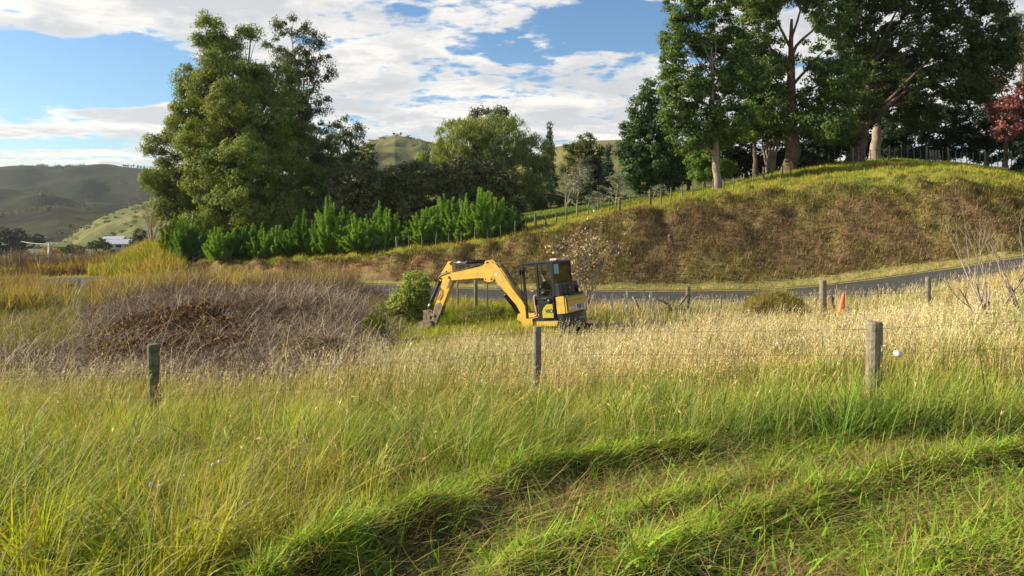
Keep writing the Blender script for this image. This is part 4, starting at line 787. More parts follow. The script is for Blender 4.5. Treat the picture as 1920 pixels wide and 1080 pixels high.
# green bush by the bucket
def leafy_bush(name, label, cat, px, Y, blobs, cols, leaf, group=None, **kw):
    return tree(name, label, cat, px, Y, blobs, cols, r0=0.06, leaf=leaf, group=group, fork=0.05, **kw)
leafy_bush('leafy_bush', 'green willow leaved bush standing beside the digging bucket', 'shrub', 768, 28.9,
  [(778,536,30,26),(780,556,34,30),(778,605,34,22),(745,604,32,20),(790,575,22,42),(755,570,28,32),(772,600,34,26),(735,592,24,24),(715,588,14,14)], ((0.15, 0.21, 0.035), (0.31, 0.38, 0.07), (0.46, 0.48, 0.18), 0.15), 0.12, aspect=0.36, clump=0.2, dens=0.7, flat=1.0)
plume_shrub('flax_clump', 'arching green grass clump at the foot of the willow leaved bush', 'plant', 700, 22.5, 590, 36, 60, ((0.07, 0.12, 0.03), (0.14, 0.18, 0.05)), leaf=0.14, per=40, mat_='grass')

# far left middle distance
for px, Y, bl, lab, cl in [
  (22, 250, [(8,452,24,26),(34,448,16,22),(20,475,34,18)], 'dark clump of tall trees at the far left edge', ((0.016, 0.028, 0.018), (0.03, 0.044, 0.026))),
  (70, 270, [(70,449,15,11)], 'dark rounded tree right of the far left clump', ((0.016, 0.028, 0.018), (0.03, 0.044, 0.026))),
  (98, 190, [(92,468,12,7),(108,470,9,6)], 'small tree with orange autumn leaves beside the power pole', ((0.40, 0.20, 0.03), (0.34, 0.26, 0.05))),
  (136, 170, [(126,468,14,9),(148,470,12,9)], 'olive bush right of the orange tree', ((0.06, 0.075, 0.025), (0.09, 0.10, 0.035))),
  (180, 190, [(176,460,11,9),(190,455,9,10),(200,462,10,8)], 'palm like green tree left of the distant house', ((0.035, 0.06, 0.02), (0.08, 0.11, 0.035))),
  (210, 120, [(190,482,18,11),(215,480,22,13),(232,486,14,12)], 'rounded green shrubbery below the distant house', ((0.045, 0.085, 0.03), (0.085, 0.125, 0.04))),
  (240, 200, [(262,440,12,14),(252,455,10,8)], 'small dark tree behind the distant house', ((0.03, 0.045, 0.02), (0.055, 0.07, 0.03)))]:
    base = at(px, max(b[1] + b[3] for b in bl) + 3, Y)
    tree('distant_tree', lab, 'tree', px, Y, bl, cl, r0=0.25, leaf=0.005 * Y * 0.55, aspect=0.6, clump=Y / F * 4.5, dens=0.8, base=base, twigs=0, fork=0.1)
# leafless willow rods beyond the road on the left
for k, (px, Y, hw, cl, lab) in enumerate([(35, 64, 34, 'twig', 'thicket of red brown leafless stems at the far left beyond the road'), (95, 66, 24, 'twig', 'brown leafless stems around the foot of the power pole'), (160, 68, 32, 'twig', 'pale leafless stems between the pole and the green shrubbery')]):
    b = at(px, 528, Y); L_ = []; n = 2600; R = hw / F * Y
    X = rng.uniform(-R, R, n); Yv = rng.uniform(-2.5, 2.5, n); c = lerp(vary([0.17, 0.105, 0.075], n, 0.2), vary([0.28, 0.21, 0.15], n, 0.2), (rng.random(n) < 0.3)[:, None])
    c = lerp(c, vary([0.20, 0.18, 0.06], n, 0.2), (rng.random(n) < 0.18)[:, None])
    o = foliage('stem_thicket', [blades(np.stack([X, Yv, np.zeros(n)], 1), rng.uniform(0.4, 2.2, n) * (0.35 + 1.2 * fbm(X + px, Yv, 1.3, 140)), np.full(n, 0.035), rng.uniform(0, 6.28, n), np.abs(rng.normal(0.1, 0.12, n)), np.abs(rng.normal(0.15, 0.15, n)), 3, c, c, tip=0.5)], M['straw'])
    o.location = (b.x, b.y, gz(b.x, b.y) - 0.1); tag(o, lab, 'shrub', 'leafless stem thickets beyond the road')
# tiny trees on the skylines
for px, py, Y, lab in [(739,253,720,'left one of two specks of trees on the middle hill top'), (752,254,721,'right one of two specks of trees on the middle hill top')]:
    tree('hilltop_tree', lab, 'tree', px, Y, [(px,py-3,2.2,2.2)], ((0.03,0.04,0.02),(0.05,0.06,0.03)), r0=0.2, leaf=0.9, aspect=0.8, clump=1.2, base=at(px, py + 1, Y), twigs=0)
for k, px in enumerate((232, 236, 240, 246, 251, 258, 264, 270)):
    py = 311 + (px - 232) * 0.08
    tree('skyline_pine', 'tiny pine in the row along the far left skyline', 'tree', px, 1150, [(px, py - 1.0, 0.8, 2.0 + 0.6 * (k % 3))], ((0.02,0.03,0.02),(0.03,0.04,0.03)), r0=0.4, leaf=1.6, aspect=0.6, clump=1.6, base=at(px, py + 2, 1150), twigs=0, group='row of pines on the far skyline')

L_ = []
for nm, cnt, sz in (('near_spur', 420, 1.5), ('far_hills', 900, 5.0), ('middle_hill', 260, 3.0), ('dark_knoll', 260, 2.5)):
    V = HV[nm]; V = V[rng.integers(0, len(V), cnt * 6)]; k = fbm(V[:, 0], V[:, 1], 60, 150) + rng.normal(0, 0.08, len(V)) > 0.56; V = V[k][:cnt]
    for v in V:
        m_ = 24; o = rng.normal(0, 1, (m_, 3)) * [sz * 0.55, sz * 0.45, sz * 0.28]; o[:, 2] = np.abs(o[:, 2]); L_.append(cards(v + o, rng.normal(0, 1, (m_, 3)), o + rng.normal(0, .4, (m_, 3)), np.full(m_, sz * 0.45), np.full(m_, sz * 0.4), vary([0.05, 0.06, 0.022], m_, .25)))
stuff('hillside_scrub', L_, M['leaf'], 'small scattered scrub dotting the distant hillsides', 'scrub')

# ------------------------------------------------------------------ solid modelling helpers
def bm_obj(name, bm, m, parent=None, smooth=False, bevel=0.0):
    if bevel > 0:
        es = [e for e in bm.edges if len(e.link_faces) == 2 and e.calc_face_angle(0) > 0.5]
        bmesh.ops.bevel(bm, geom=es, offset=bevel, segments=2, affect='EDGES', clamp_overlap=True)
    bmesh.ops.recalc_face_normals(bm, faces=bm.faces)
    me = bpy.data.meshes.new(name); bm.to_mesh(me); bm.free()
    if smooth: me.polygons.foreach_set('use_smooth', [True] * len(me.polygons))
    return link(name, me, M[m], parent)
def add_prism(bm, pts, a, b, axis=1):
    def mk(p, v):
        if axis == 1: return (p[0], v, p[1])
        if axis == 0: return (v, p[0], p[1])
        return (p[0], p[1], v)
    A = [bm.verts.new(mk(p, a)) for p in pts]; B = [bm.verts.new(mk(p, b)) for p in pts]; n = len(pts)
    bm.faces.new(A); bm.faces.new(B[::-1])
    for i in range(n): bm.faces.new((A[i], B[i], B[(i + 1) % n], A[(i + 1) % n]))
def prism(name, pts, a, b, m, parent=None, axis=1, bevel=0.0):
    bm = bmesh.new(); add_prism(bm, pts, a, b, axis); return bm_obj(name, bm, m, parent, bevel=bevel)
def add_box(bm, x0, x1, y0, y1, z0, z1): add_prism(bm, [(x0, z0), (x1, z0), (x1, z1), (x0, z1)], y0, y1)
def box(name, x0, x1, y0, y1, z0, z1, m, parent=None, bevel=0.01):
    bm = bmesh.new(); add_box(bm, x0, x1, y0, y1, z0, z1); return bm_obj(name, bm, m, parent, bevel=bevel)
def add_tube(bm, P, R, sides=10, cap=True):
    P = [Vector(p) for p in P]; R = [R] * len(P) if isinstance(R, (int, float)) else R; rings = []
    for i, p in enumerate(P):
        t = (P[min(i + 1, len(P) - 1)] - P[max(i - 1, 0)]).normalized(); a = t.cross(Vector((0.12, 0.2, 1)) if abs(t.z) < 0.9 else Vector((1, 0.1, 0))).normalized(); b = t.cross(a)
        rings.append([bm.verts.new(p + (a * math.cos(k / sides * 2 * math.pi) + b * math.sin(k / sides * 2 * math.pi)) * R[i]) for k in range(sides)])
    for r0, r1 in zip(rings, rings[1:]):
        for k in range(sides): bm.faces.new((r0[k], r0[(k + 1) % sides], r1[(k + 1) % sides], r1[k]))
    if cap: bm.faces.new(rings[0][::-1]); bm.faces.new(rings[-1])
def tube(name, P, R, m, parent=None, sides=10, smooth=True):
    bm = bmesh.new(); add_tube(bm, P, R, sides); return bm_obj(name, bm, m, parent, smooth=smooth and sides > 6)
def text(name, body, size, loc, rot, m, parent, depth=0.002, bold=0.0):
    c = bpy.data.curves.new('lettering', 'FONT'); c.body = body; c.size = size; c.extrude = depth; c.offset = bold; c.align_x = 'CENTER'; c.align_y = 'CENTER'
    o = bpy.data.objects.new('lettering', c); COL.objects.link(o); bpy.context.view_layer.update()
    me = bpy.data.meshes.new_from_object(o.evaluated_get(bpy.context.evaluated_depsgraph_get())); bpy.data.objects.remove(o)
    me.transform(Matrix.Translation(loc) @ Matrix(rot).to_4x4()); me.materials.clear(); return link(name, me, M[m], parent)

# ------------------------------------------------------------------ the excavator
YAW, PIT = rad(147), rad(6)
root_p = Vector((1.275, 24.87, CZ - (637 - HY) / F * 24.3))
MX = Matrix.Translation(root_p) @ Matrix.Rotation(YAW, 4, 'Z') @ Matrix.Rotation(PIT, 4, 'Y'); MI = MX.inverted()
def onp(px, py, ax, v):                 # the point of a plane of the machine that shows at that place of the photograph
    o = MI @ Vector((0, 0, CZ)); d = (MI @ at(px, py, 1.0)) - o; t = (v - o[ax]) / d[ax]; p = o + d * t
    return tuple(p[k] for k in range(3) if k != ax)
def pl(pts, v=0.0): return [onp(x, y, 1, v) for x, y in pts]
ex = empty('mini_excavator'); ex.location = root_p; ex.rotation_euler = (0, PIT, YAW)
tag(ex, 'yellow and black compact excavator digging in the long grass with its boom raised', 'excavator')
E = ex
# boom
bm = bmesh.new(); add_prism(bm, pl([(849, 511), (862, 508), (905, 499), (920, 493), (933, 495), (941, 504), (952, 522), (966, 543), (981, 562), (993, 582), (1000, 594), (993, 602), (985, 596), (972, 572), (955, 552), (941, 535), (930, 525), (921, 521), (900, 521), (851, 525), (845, 519)]), -0.12, 0.12)
boom = bm_obj('boom', bm, 'yellow', E, bevel=0.015)
for s in (-1, 1):
    bm = bmesh.new(); add_prism(bm, pl([(908, 498), (914, 488), (921, 487), (926, 492), (930, 497)]), s * 0.09 - 0.015, s * 0.09 + 0.015)
    bm_obj('cylinder_lug', bm, 'yellow', boom, bevel=0.004)
    bm = bmesh.new(); add_prism(bm, pl([(911, 520), (913, 526), (920, 528), (927, 527), (932, 523), (926, 518)]), s * 0.135 - 0.012, s * 0.135 + 0.012)
    bm_obj('cylinder_lug', bm, 'yellow', boom, bevel=0.004)
p = pl([(934, 514)])[0]; bm = bmesh.new(); add_tube(bm, [(p[0], 0.121, p[1]), (p[0], 0.126, p[1])], 0.055, 16); bm_obj('round_sticker', bm, 'white', boom)
# arm
bm = bmesh.new(); add_prism(bm, pl([(848, 490), (843, 490), (838, 499), (830, 512), (824, 521), (829, 527), (833, 523), (828, 545), (819, 572), (814, 590), (812, 603), (820, 606), (826, 592), (836, 565), (846, 540), (851, 527), (853, 519), (851, 505), (850, 495)]), -0.095, 0.095)
arm = bm_obj('arm', bm, 'yellow', E, bevel=0.012)
def pin(name, x, y, r, w, m, par):
    q = pl([(x, y)])[0]; bm = bmesh.new(); add_tube(bm, [(q[0], -w, q[1]), (q[0], w, q[1])], r, 14); return bm_obj(name, bm, m, par)
pin('pivot_pin', 846, 520, 0.045, 0.14, 'darkgrey', arm); pin('pivot_pin', 848, 494, 0.04, 0.12, 'darkgrey', arm); pin('pivot_pin', 828, 521, 0.04, 0.13, 'darkgrey', arm); pin('pivot_pin', 840, 509, 0.035, 0.098, 'black', arm)
pin('pivot_pin', 917, 492, 0.04, 0.12, 'darkgrey', boom); pin('pivot_pin', 926, 523, 0.035, 0.155, 'darkgrey', boom); pin('pivot_pin', 915, 523, 0.025, 0.15, 'black', boom)
bm = bmesh.new(); add_prism(bm, pl([(820, 570), (812, 605), (820, 608), (833, 575), (829, 566)]), -0.102, 0.102); bm_obj('dirty_arm_tip', bm, 'mud', arm, bevel=0.01)
bm = bmesh.new(); add_prism(bm, pl([(840, 541), (846, 540), (851, 527), (853, 520), (849, 519), (843, 532)]), -0.097, 0.097); bm_obj('inner_edge_shade', bm, 'mud', arm)  # dark sliver painting the shade of the arm's inner face
q = pl([(823, 524), (815, 548), (808, 566), (802, 580)]); bm = bmesh.new()
for ya in (0.11, -0.11): add_tube(bm, [(x, ya, z) for x, z in q], 0.014, 6)
bm_obj('bucket_hoses', bm, 'black', arm, smooth=True)
def cyl(name, a, b, split, r, rr, y=0.0, par=E):
    A, B = pl([a])[0], pl([b])[0]; A = Vector((A[0], y, A[1])); B = Vector((B[0], y, B[1])); S = A.lerp(B, split)
    o = tube(name, [A, S, S.lerp(B, 0.02)], [r, r, r * 1.1], 'black', par, 14)
    tube('piston_rod', [S, B], rr, 'chrome', o, 12); tube('gland', [S.lerp(A, 0.02), S.lerp(B, 0.06)], r * 1.18, 'darkgrey', o, 14); return o
cyl('arm_cylinder', (914, 490), (849, 493), 0.55, 0.068, 0.036)
cyl('bucket_cylinder', (829, 521), (799, 584), 0.72, 0.06, 0.032)
cyl('boom_cylinder', (979, 594), (927, 523), 0.56, 0.085, 0.046)
bm = bmesh.new()
for ya in (0.05, -0.05):
    q = pl([(932, 493), (944, 502), (956, 520), (966, 535), (974, 546), (985, 565)]); add_tube(bm, [(x, ya + 0.0, z + 0.03) for x, z in q], 0.016, 6)
for ya in (0.11,):
    q = pl([(905, 498), (880, 504), (851, 510), (838, 512), (826, 517), (821, 525), (823, 535), (831, 543), (831, 553), (825, 562)]); add_tube(bm, [(x, ya + 0.02, z + 0.02) for x, z in q], 0.015, 6)
q = pl([(912, 494), (895, 497), (870, 496), (858, 495), (850, 494)]); add_tube(bm, [(x, 0.1, z) for x, z in q], 0.014, 6)
bm_obj('hydraulic_hoses', bm, 'black', E, smooth=True)
q = pl([(941, 505), (960, 534), (976, 559)]); tube('steel_line', [(x, 0.09, z + 0.06) for x, z in q], 0.013, 'yellow', boom, 8)
q = pl([(942, 517), (957, 518)]); tube('work_light_bracket', [(q[0][0], 0.1, q[0][1]), (q[1][0], 0.1, q[1][1])], 0.015, 'yellow', boom, 8)
# linkage and bucket
bm = bmesh.new()
for s in (-1, 1):
    add_prism(bm, pl([(797, 582), (801, 580), (819, 589), (818, 594), (800, 588)]), s * 0.125 - 0.012, s * 0.125 + 0.012)
    add_prism(bm, pl([(797, 582), (802, 582), (803, 606), (797, 606)]), s * 0.10 - 0.012, s * 0.10 + 0.012)
bm_obj('bucket_linkage', bm, 'mud', E, bevel=0.004)
bk = pl([(794, 603), (800, 600), (815, 601), (818, 607), (812, 612), (806, 622), (801, 634), (796, 641), (790, 642), (787, 632), (788, 618)])
bm = bmesh.new()
for s in (-1, 1): add_prism(bm, bk, s * 0.28 - 0.012, s * 0.28 + 0.012)
back_ = bk[8:] + bk[:4]
for (x0, z0), (x1, z1) in zip(back_, back_[1:]):
    n_ = Vector((-(z1 - z0), x1 - x0)).normalized() * 0.018; add_prism(bm, [(x0, z0), (x1, z1), (x1 + n_.x, z1 + n_.y), (x0 + n_.x, z0 + n_.y)], -0.27, 0.27)
bucket = bm_obj('bucket', bm, 'mud', E, bevel=0.003)
for k in range(4):
    y = -0.24 + k * 0.16; x0, z0 = bk[7]; prism('tooth', [(x0 - 0.02, z0 + 0.03), (x0 + 0.05, z0 + 0.02), (x0 + 0.03, z0 - 0.12), (x0 + 0.0, z0 - 0.12)], y - 0.03, y + 0.03, 'mud', bucket)
# swing bracket
prism('swing_bracket', [(0.45, 0.45), (0.95, 0.5), (1.15, 0.62), (1.1, 0.80), (0.85, 0.86), (0.6, 0.8), (0.45, 0.8)], -0.17, 0.17, 'yellow', E, bevel=0.02)
# tracks
for s in (-1, 1):
    yc = s * 0.60; out = []
    for k in range(28):
        a = k / 28 * 2 * math.pi; out.append((0.0 + (0.86 if math.cos(a) > 0 else -0.86) + 0.2 * math.cos(a), 0.2 + 0.2 * math.sin(a)))
    tr = prism('track', out, yc - 0.15, yc + 0.15, 'rubber', E, bevel=0.01)
    box('track_frame', -0.75, 0.75, yc - 0.16, yc + 0.16, 0.11, 0.26, 'yellow', E)
    for z in (0.4, 0.0):
        zz_ = [(-0.88, z)]
        for k in range(24):
            x = -0.86 + 1.72 * k / 23; e_ = 0.02 if z > 0.2 else -0.02; zz_ += [(x - 0.018, z), (x - 0.016, z + e_), (x + 0.016, z + e_), (x + 0.018, z)]
        zz_ += [(0.88, z), (0.88, 0.2 + (z - 0.2) * 0.9), (-0.88, 0.2 + (z - 0.2) * 0.9)]
        prism('tread', zz_, yc - 0.145, yc + 0.145, 'rubber', tr)
    for x in (-0.86, 0.86): tube('sprocket' if x < 0 else 'idler', [(x, yc - 0.16, 0.2), (x, yc + 0.165, 0.2)], 0.12, 'mud', tr, 16)
box('slew_ring', -0.4, 0.4, -0.35, 0.35, 0.24, 0.42, 'darkgrey', E)
prism('dozer_blade', [(1.25, 0.02), (1.32, 0.03), (1.36, 0.35), (1.30, 0.36)], -0.78, 0.78, 'yellow', E, bevel=0.006)
# house and skirts
box('lower_body', -0.84, 0.44, -0.74, 0.74, 0.43, 0.60, 'yellow', E, 0.02)
box('front_step', 0.16, 0.56, 0.15, 0.80, 0.34, 0.69, 'yellow', E, 0.03)
bm = bmesh.new(); add_prism(bm, [(-0.74, 0.80), (-0.73, 1.33), (-1.00, 1.36), (-1.10, 1.28), (-1.12, 0.82)], -0.62, 0.75)
hb = bm_obj('rear_panel', bm, 'yellow', E, bevel=0.025)
prism('panel_gap', [(-1.05, 0.82), (-1.04, 1.345), (-1.065, 1.34), (-1.075, 0.82)], 0.70, 0.756, 'black', hb)
box('panel_gap', -1.128, -1.10, 0.695, 0.715, 0.83, 1.27, 'black', hb, 0)
box('fold_line', -1.113, -1.09, -0.60, 0.69, 1.185, 1.195, 'ink', hb, 0)
ang = [(-1.0 - 0.16 * math.sin((k / 10) * math.pi), 0.78 - 1.5 * k / 10) for k in range(11)]
bm = bmesh.new(); add_prism(bm, [(-0.80, 0.78)] + ang + [(-0.80, -0.72)], 0.36, 0.79, axis=2)
cw = bm_obj('counterweight', bm, 'darkgrey', E, bevel=0.03)
prism('side_skirt', [(-0.72, 0.44), (-0.84, 0.72), (-0.98, 0.80), (-1.02, 0.40)], 0.60, 0.79, 'black', cw, bevel=0.01)
box('engine_hood', -0.74, 0.35, -0.76, -0.50, 0.6, 1.42, 'yellow', E, 0.04)
Rb = [(0, 0, -1), (-1, 0, 0), (0, 1, 0)]                       # lettering read from behind: text x -> -y, text y -> z
Rb = Matrix(((0, 0, -1), (-1, 0, 0), (0, 1, 0)))
Rs = Matrix(((-1, 0, 0), (0, 0, 1), (0, 1, 0)))                # lettering read from the left side: text x -> -x, text y -> z
box('number_plate', -1.133, -1.119, -0.46, 0.20, 0.87, 1.05, 'white', hb, 0.003)
text('plate_lettering', 'RJ81E', 0.20, (-1.136, -0.13, 0.96), Rb, 'inkblue', hb, 0.002, 0.006)
box('rear_sticker', -1.129, -1.117, 0.28, 0.62, 0.90, 1.00, 'white', hb, 0.003)
text('sticker_lettering', 'ViO', 0.08, (-1.131, 0.45, 0.95), Rb, 'ink', hb, 0.001)
text('counterweight_lettering', 'YANMAR', 0.115, (-1.162, -0.12, 0.60), Rb, 'inkpale', cw, 0.012, 0.002)
# cab
Xr, Xf, Yl, Yr_, Zf, Zt = -0.73, 0.42, 0.75, -0.47, 0.62, 2.44
bm = bmesh.new()
def post_(x0, x1, y0, y1, z0=Zf, z1=Zt): add_box(bm, x0, x1, y0, y1, z0, z1)
post_(Xf - 0.065, Xf, Yl - 0.07, Yl); post_(Xf - 0.06, Xf, Yr_, Yr_ + 0.06)
post_(-0.155, -0.075, Yl - 0.07, Yl); post_(Xr, Xr + 0.10, Yl - 0.075, Yl, 1.3); post_(Xr, Xr + 0.07, Yr_, Yr_ + 0.07, 1.3)
post_(-0.10, -0.02, Yr_, Yr_ + 0.05)
post_(-0.07, Xf - 0.068, Yl - 0.06, Yl - 0.003, Zt - 0.09, Zt - 0.002); post_(-0.07, Xf - 0.068, Yl - 0.06, Yl - 0.003, Zf, Zf + 0.06)
post_(Xf - 0.055, Xf - 0.004, Yr_ + 0.062, Yl - 0.072, Zt - 0.08, Zt - 0.002); post_(Xf - 0.055, Xf - 0.004, Yr_ + 0.062, Yl - 0.072, Zf, Zf + 0.08)
post_(Xr + 0.103, -0.158, Yl - 0.06, Yl - 0.004, Zt - 0.07, Zt - 0.002); post_(Xr + 0.005, Xr + 0.06, Yr_ + 0.073, Yl - 0.078, Zt - 0.06, Zt - 0.002); post_(Xr + 0.004, Xr + 0.06, Yr_ + 0.073, Yl - 0.078, 1.74, 1.80)
post_(Xr + 0.07, Xf - 0.06, Yr_ + 0.002, Yr_ + 0.05, Zt - 0.07, Zt - 0.002); post_(Xr + 0.07, Xf - 0.06, Yr_ + 0.002, Yr_ + 0.04, Zf, 1.30)
cab = bm_obj('cab_frame', bm, 'black', E, bevel=0.008)
box('cab_floor', Xr, Xf, Yr_, Yl, Zf - 0.02, Zf + 0.03, 'darkgrey', cab)
prism('roof', [(Xf + 0.04, Zt - 0.02), (Xf + 0.03, Zt + 0.03), (0.2, Zt + 0.055), (-0.5, Zt + 0.055), (Xr - 0.03, Zt + 0.02), (Xr - 0.04, Zt - 0.01), (Xr, Zt + 0.001), (Xf, Zt + 0.001)], Yr_ - 0.02, Yl + 0.015, 'darkgrey', cab, bevel=0.012)
box('roof_hatch', -0.66, -0.42, 0.0, 0.35, Zt + 0.056, Zt + 0.11, 'palelid', cab, 0.015)
door = prism('door', [(-0.16, 1.22), (-0.16, 1.38), (Xr + 0.04, 1.38), (Xr + 0.04, 0.66), (-0.19, 0.66), (-0.14, 0.80)], Yl + 0.002, Yl + 0.035, 'black', E, bevel=0.006)
prism('door_panel', [(-0.24, 0.70), (Xr + 0.09, 0.70), (Xr + 0.09, 1.10), (-0.60, 1.13), (-0.42, 1.12), (-0.30, 1.02), (-0.24, 0.90)], Yl + 0.036, Yl + 0.05, 'olive', door, bevel=0.005)
text('door_lettering', 'ViO', 0.17, (-0.50, Yl + 0.053, 0.90), Rs, 'ink', door, 0.002, 0.006)
box('door_window_bar', Xr + 0.10, -0.155, Yl - 0.02, Yl + 0.012, 1.55, 1.575, 'black', door, 0.003)
prism('door_window', [(-0.165, 1.381), (Xr + 0.105, 1.381), (Xr + 0.105, 2.36), (-0.165, 2.36)], Yl - 0.035, Yl - 0.028, 'glass', door)
bm = bmesh.new(); add_tube(bm, [(-0.26, Yl + 0.036, 1.30), (-0.26, Yl + 0.075, 1.30), (-0.50, Yl + 0.075, 1.33), (-0.62, Yl + 0.075, 1.28), (-0.62, Yl + 0.036, 1.20)], 0.014, 8); bm_obj('handle', bm, 'darkgrey', door, smooth=True)
tube('door_lock', [(-0.52, Yl + 0.035, 1.22), (-0.52, Yl + 0.055, 1.22)], 0.075, 'darkgrey', door, 18)
box('rear_window', Xr + 0.015, Xr + 0.022, Yr_ + 0.075, Yl - 0.08, 1.80, Zt - 0.062, 'tintglass', cab, 0)
box('sticker', Xr + 0.003, Xr + 0.012, 0.36, 0.66, 2.06, 2.37, 'bluefilm', cab, 0)
ec = box('engine_cover', Xr - 0.16, Xr + 0.06, Yr_ - 0.02, Yl - 0.01, 1.362, 1.76, 'darkgrey', E, 0.025)
for y0, y1 in ((0.34, 0.52), (-0.02, 0.22)):
    v = box('vent', Xr - 0.172, Xr - 0.155, y0, y1, 1.42, 1.70, 'black', ec, 0.004)
    for k in range(6): box('louvre', Xr - 0.185, Xr - 0.17, y0 + 0.01, y1 - 0.01, 1.44 + k * 0.045, 1.45 + k * 0.045, 'darkgrey', v, 0)
tube('filler_cap', [(Xr - 0.17, 0.10, 1.57), (Xr - 0.20, 0.10, 1.57)], 0.03, 'chrome', ec, 14)
box('hood_top', -1.06, Xr - 0.02, -0.55, 0.40, 1.34, 1.40, 'black', E, 0.02)
tube('exhaust', [(-0.92, -0.40, 1.38), (-0.92, -0.40, 1.55), (-0.97, -0.40, 1.60)], 0.04, 'darkgrey', E, 12)
bm = bmesh.new(); add_tube(bm, [(Xf + 0.01, Yl - 0.02, 2.2), (Xf + 0.05, Yl + 0.03, 2.15), (Xf + 0.05, Yl + 0.03, 1.6), (Xf + 0.01, Yl - 0.02, 1.45)], 0.014, 8); bm_obj('grab_rail', bm, 'black', cab, smooth=True)
box('mirror', Xf + 0.02, Xf + 0.06, Yl + 0.02, Yl + 0.12, 2.10, 2.28, 'black', cab, 0.01)
# seat and controls
st = box('seat', -0.36, 0.06, 0.0, 0.42, 1.10, 1.24, 'black', E, 0.04); box('backrest', -0.42, -0.30, 0.02, 0.40, 1.22, 1.86, 'black', st, 0.04); box('seat_pedestal', -0.34, 0.0, 0.05, 0.37, Zf + 0.031, 1.10, 'darkgrey', st, 0.01)
for y in (-0.08, 0.52):
    c_ = box('armrest_console', -0.25, 0.15, y - 0.05, y + 0.05, 1.1, 1.28, 'black', E, 0.02); tube('joystick', [(0.12, y, 1.28), (0.16, y, 1.40)], [0.012, 0.022], 'black', c_, 8)
bm = bmesh.new()
for y in (0.1, 0.2): add_tube(bm, [(0.2, y, Zf + 0.03), (0.16, y, 1.02), (0.14, y, 1.06)], 0.012, 8)
bm_obj('travel_levers', bm, 'black', E, smooth=True)
# driver
def mball_body(name, chains, m, parent=None, mx=None, sub=1):
    """chains of joints with radii grown into one continuous skin"""
    me = bpy.data.meshes.new(name); V = []; Ed = []; R = []; ids = {}
    for ch in chains:
        last = None
        for key, p, r in ch:
            if key in ids: i = ids[key]
            else: i = len(V); ids[key] = i; V.append(p); R.append(r)
            if last is not None: Ed.append((last, i))
            last = i
    me.from_pydata(V, Ed, []); o = bpy.data.objects.new(name, me); COL.objects.link(o)
    s = o.modifiers.new('skin', 'SKIN'); s.use_smooth_shade = True
    for i, v in enumerate(me.skin_vertices[0].data): v.radius = R[i] if isinstance(R[i], tuple) else (R[i], R[i]); v.use_root = (i == 0)
    ss = o.modifiers.new('sub', 'SUBSURF'); ss.levels = ss.render_levels = sub
    bpy.context.view_layer.update(); dg = bpy.context.evaluated_depsgraph_get()
    m2 = bpy.data.meshes.new_from_object(o.evaluated_get(dg)); bpy.data.objects.remove(o)
    return m2
bx, by = -0.14, 0.24
ch = [[('pel', (bx, by, 1.24), (0.13, 0.15)), ('bel', (bx + 0.01, by, 1.38), (0.12, 0.15)), ('chest', (bx + 0.01, by, 1.56), (0.125, 0.17)), ('neckb', (bx + 0.02, by, 1.70), (0.07, 0.085)), ('neck', (bx + 0.04, by, 1.78), 0.052), ('skull', (bx + 0.06, by, 1.87), (0.085, 0.07)), ('crown', (bx + 0.055, by, 1.955), (0.085, 0.07))]]
for s, nm in ((-1, 'r'), (1, 'l')):
    ch.append([('chest', None, None), ('sh' + nm, (bx + 0.01, by + s * 0.19, 1.64), 0.06), ('el' + nm, (bx + 0.10, by + s * 0.27, 1.42), 0.045), ('wr' + nm, (bx + 0.32, by + s * 0.29, 1.40), 0.03), ('pa' + nm, (bx + 0.38, by + s * 0.29, 1.41), (0.022, 0.038))])
    for k in range(4): ch.append([('pa' + nm, None, None), ('f%d%s' % (k, nm), (bx + 0.43, by + s * 0.29 + (k - 1.5) * 0.018, 1.42 - 0.004 * k), 0.009), ('g%d%s' % (k, nm), (bx + 0.44, by + s * 0.29 + (k - 1.5) * 0.018, 1.385 - 0.004 * k), 0.008)])
    ch.append([('pa' + nm, None, None), ('th' + nm, (bx + 0.385, by + s * 0.29 - s * 0.045, 1.42), 0.011), ('ti' + nm, (bx + 0.42, by + s * 0.29 - s * 0.055, 1.42), 0.009)])
    ch.append([('pel', None, None), ('hip' + nm, (bx + 0.06, by + s * 0.09, 1.23), 0.09), ('kn' + nm, (bx + 0.40, by + s * 0.13, 1.24), 0.062), ('an' + nm, (bx + 0.36, by + s * 0.12, 0.63), 0.04), ('to' + nm, (bx + 0.48, by + s * 0.12, 0.585), (0.04, 0.03))])
seen = {}
for c_ in ch:
    for i, (k, p, r) in enumerate(c_):
        if p is None: c_[i] = (k, *seen[k])
        else: seen[k] = (p, r)
body = mball_body('person', ch, 'skin', sub=2)
bm = bmesh.new(); bm.from_mesh(body)
hx, hz = bx + 0.06, 1.90
for (ox, oy, oz, rx, ry, rz) in ((0.085, 0, -0.005, 0.022, 0.014, 0.026), (0.0, 0.078, 0.0, 0.018, 0.008, 0.03), (0.0, -0.078, 0.0, 0.018, 0.008, 0.03), (0.068, 0, -0.055, 0.02, 0.026, 0.008)):
    bmesh.ops.create_icosphere(bm, subdivisions=2, radius=1, matrix=Matrix.Translation((hx + ox, by + oy, hz + oz)) @ Matrix.Diagonal((rx, ry, rz, 1)))
bm.to_mesh(body); bm.free(); body.polygons.foreach_set('use_smooth', [True] * len(body.polygons))
person = link('person', body, M['skin']); person.location = MX @ Vector((0, 0, 0.14)); person.rotation_euler = (0, PIT, YAW)
tag(person, 'person in a sage shirt and orange vest seated inside the excavator cab', 'person')
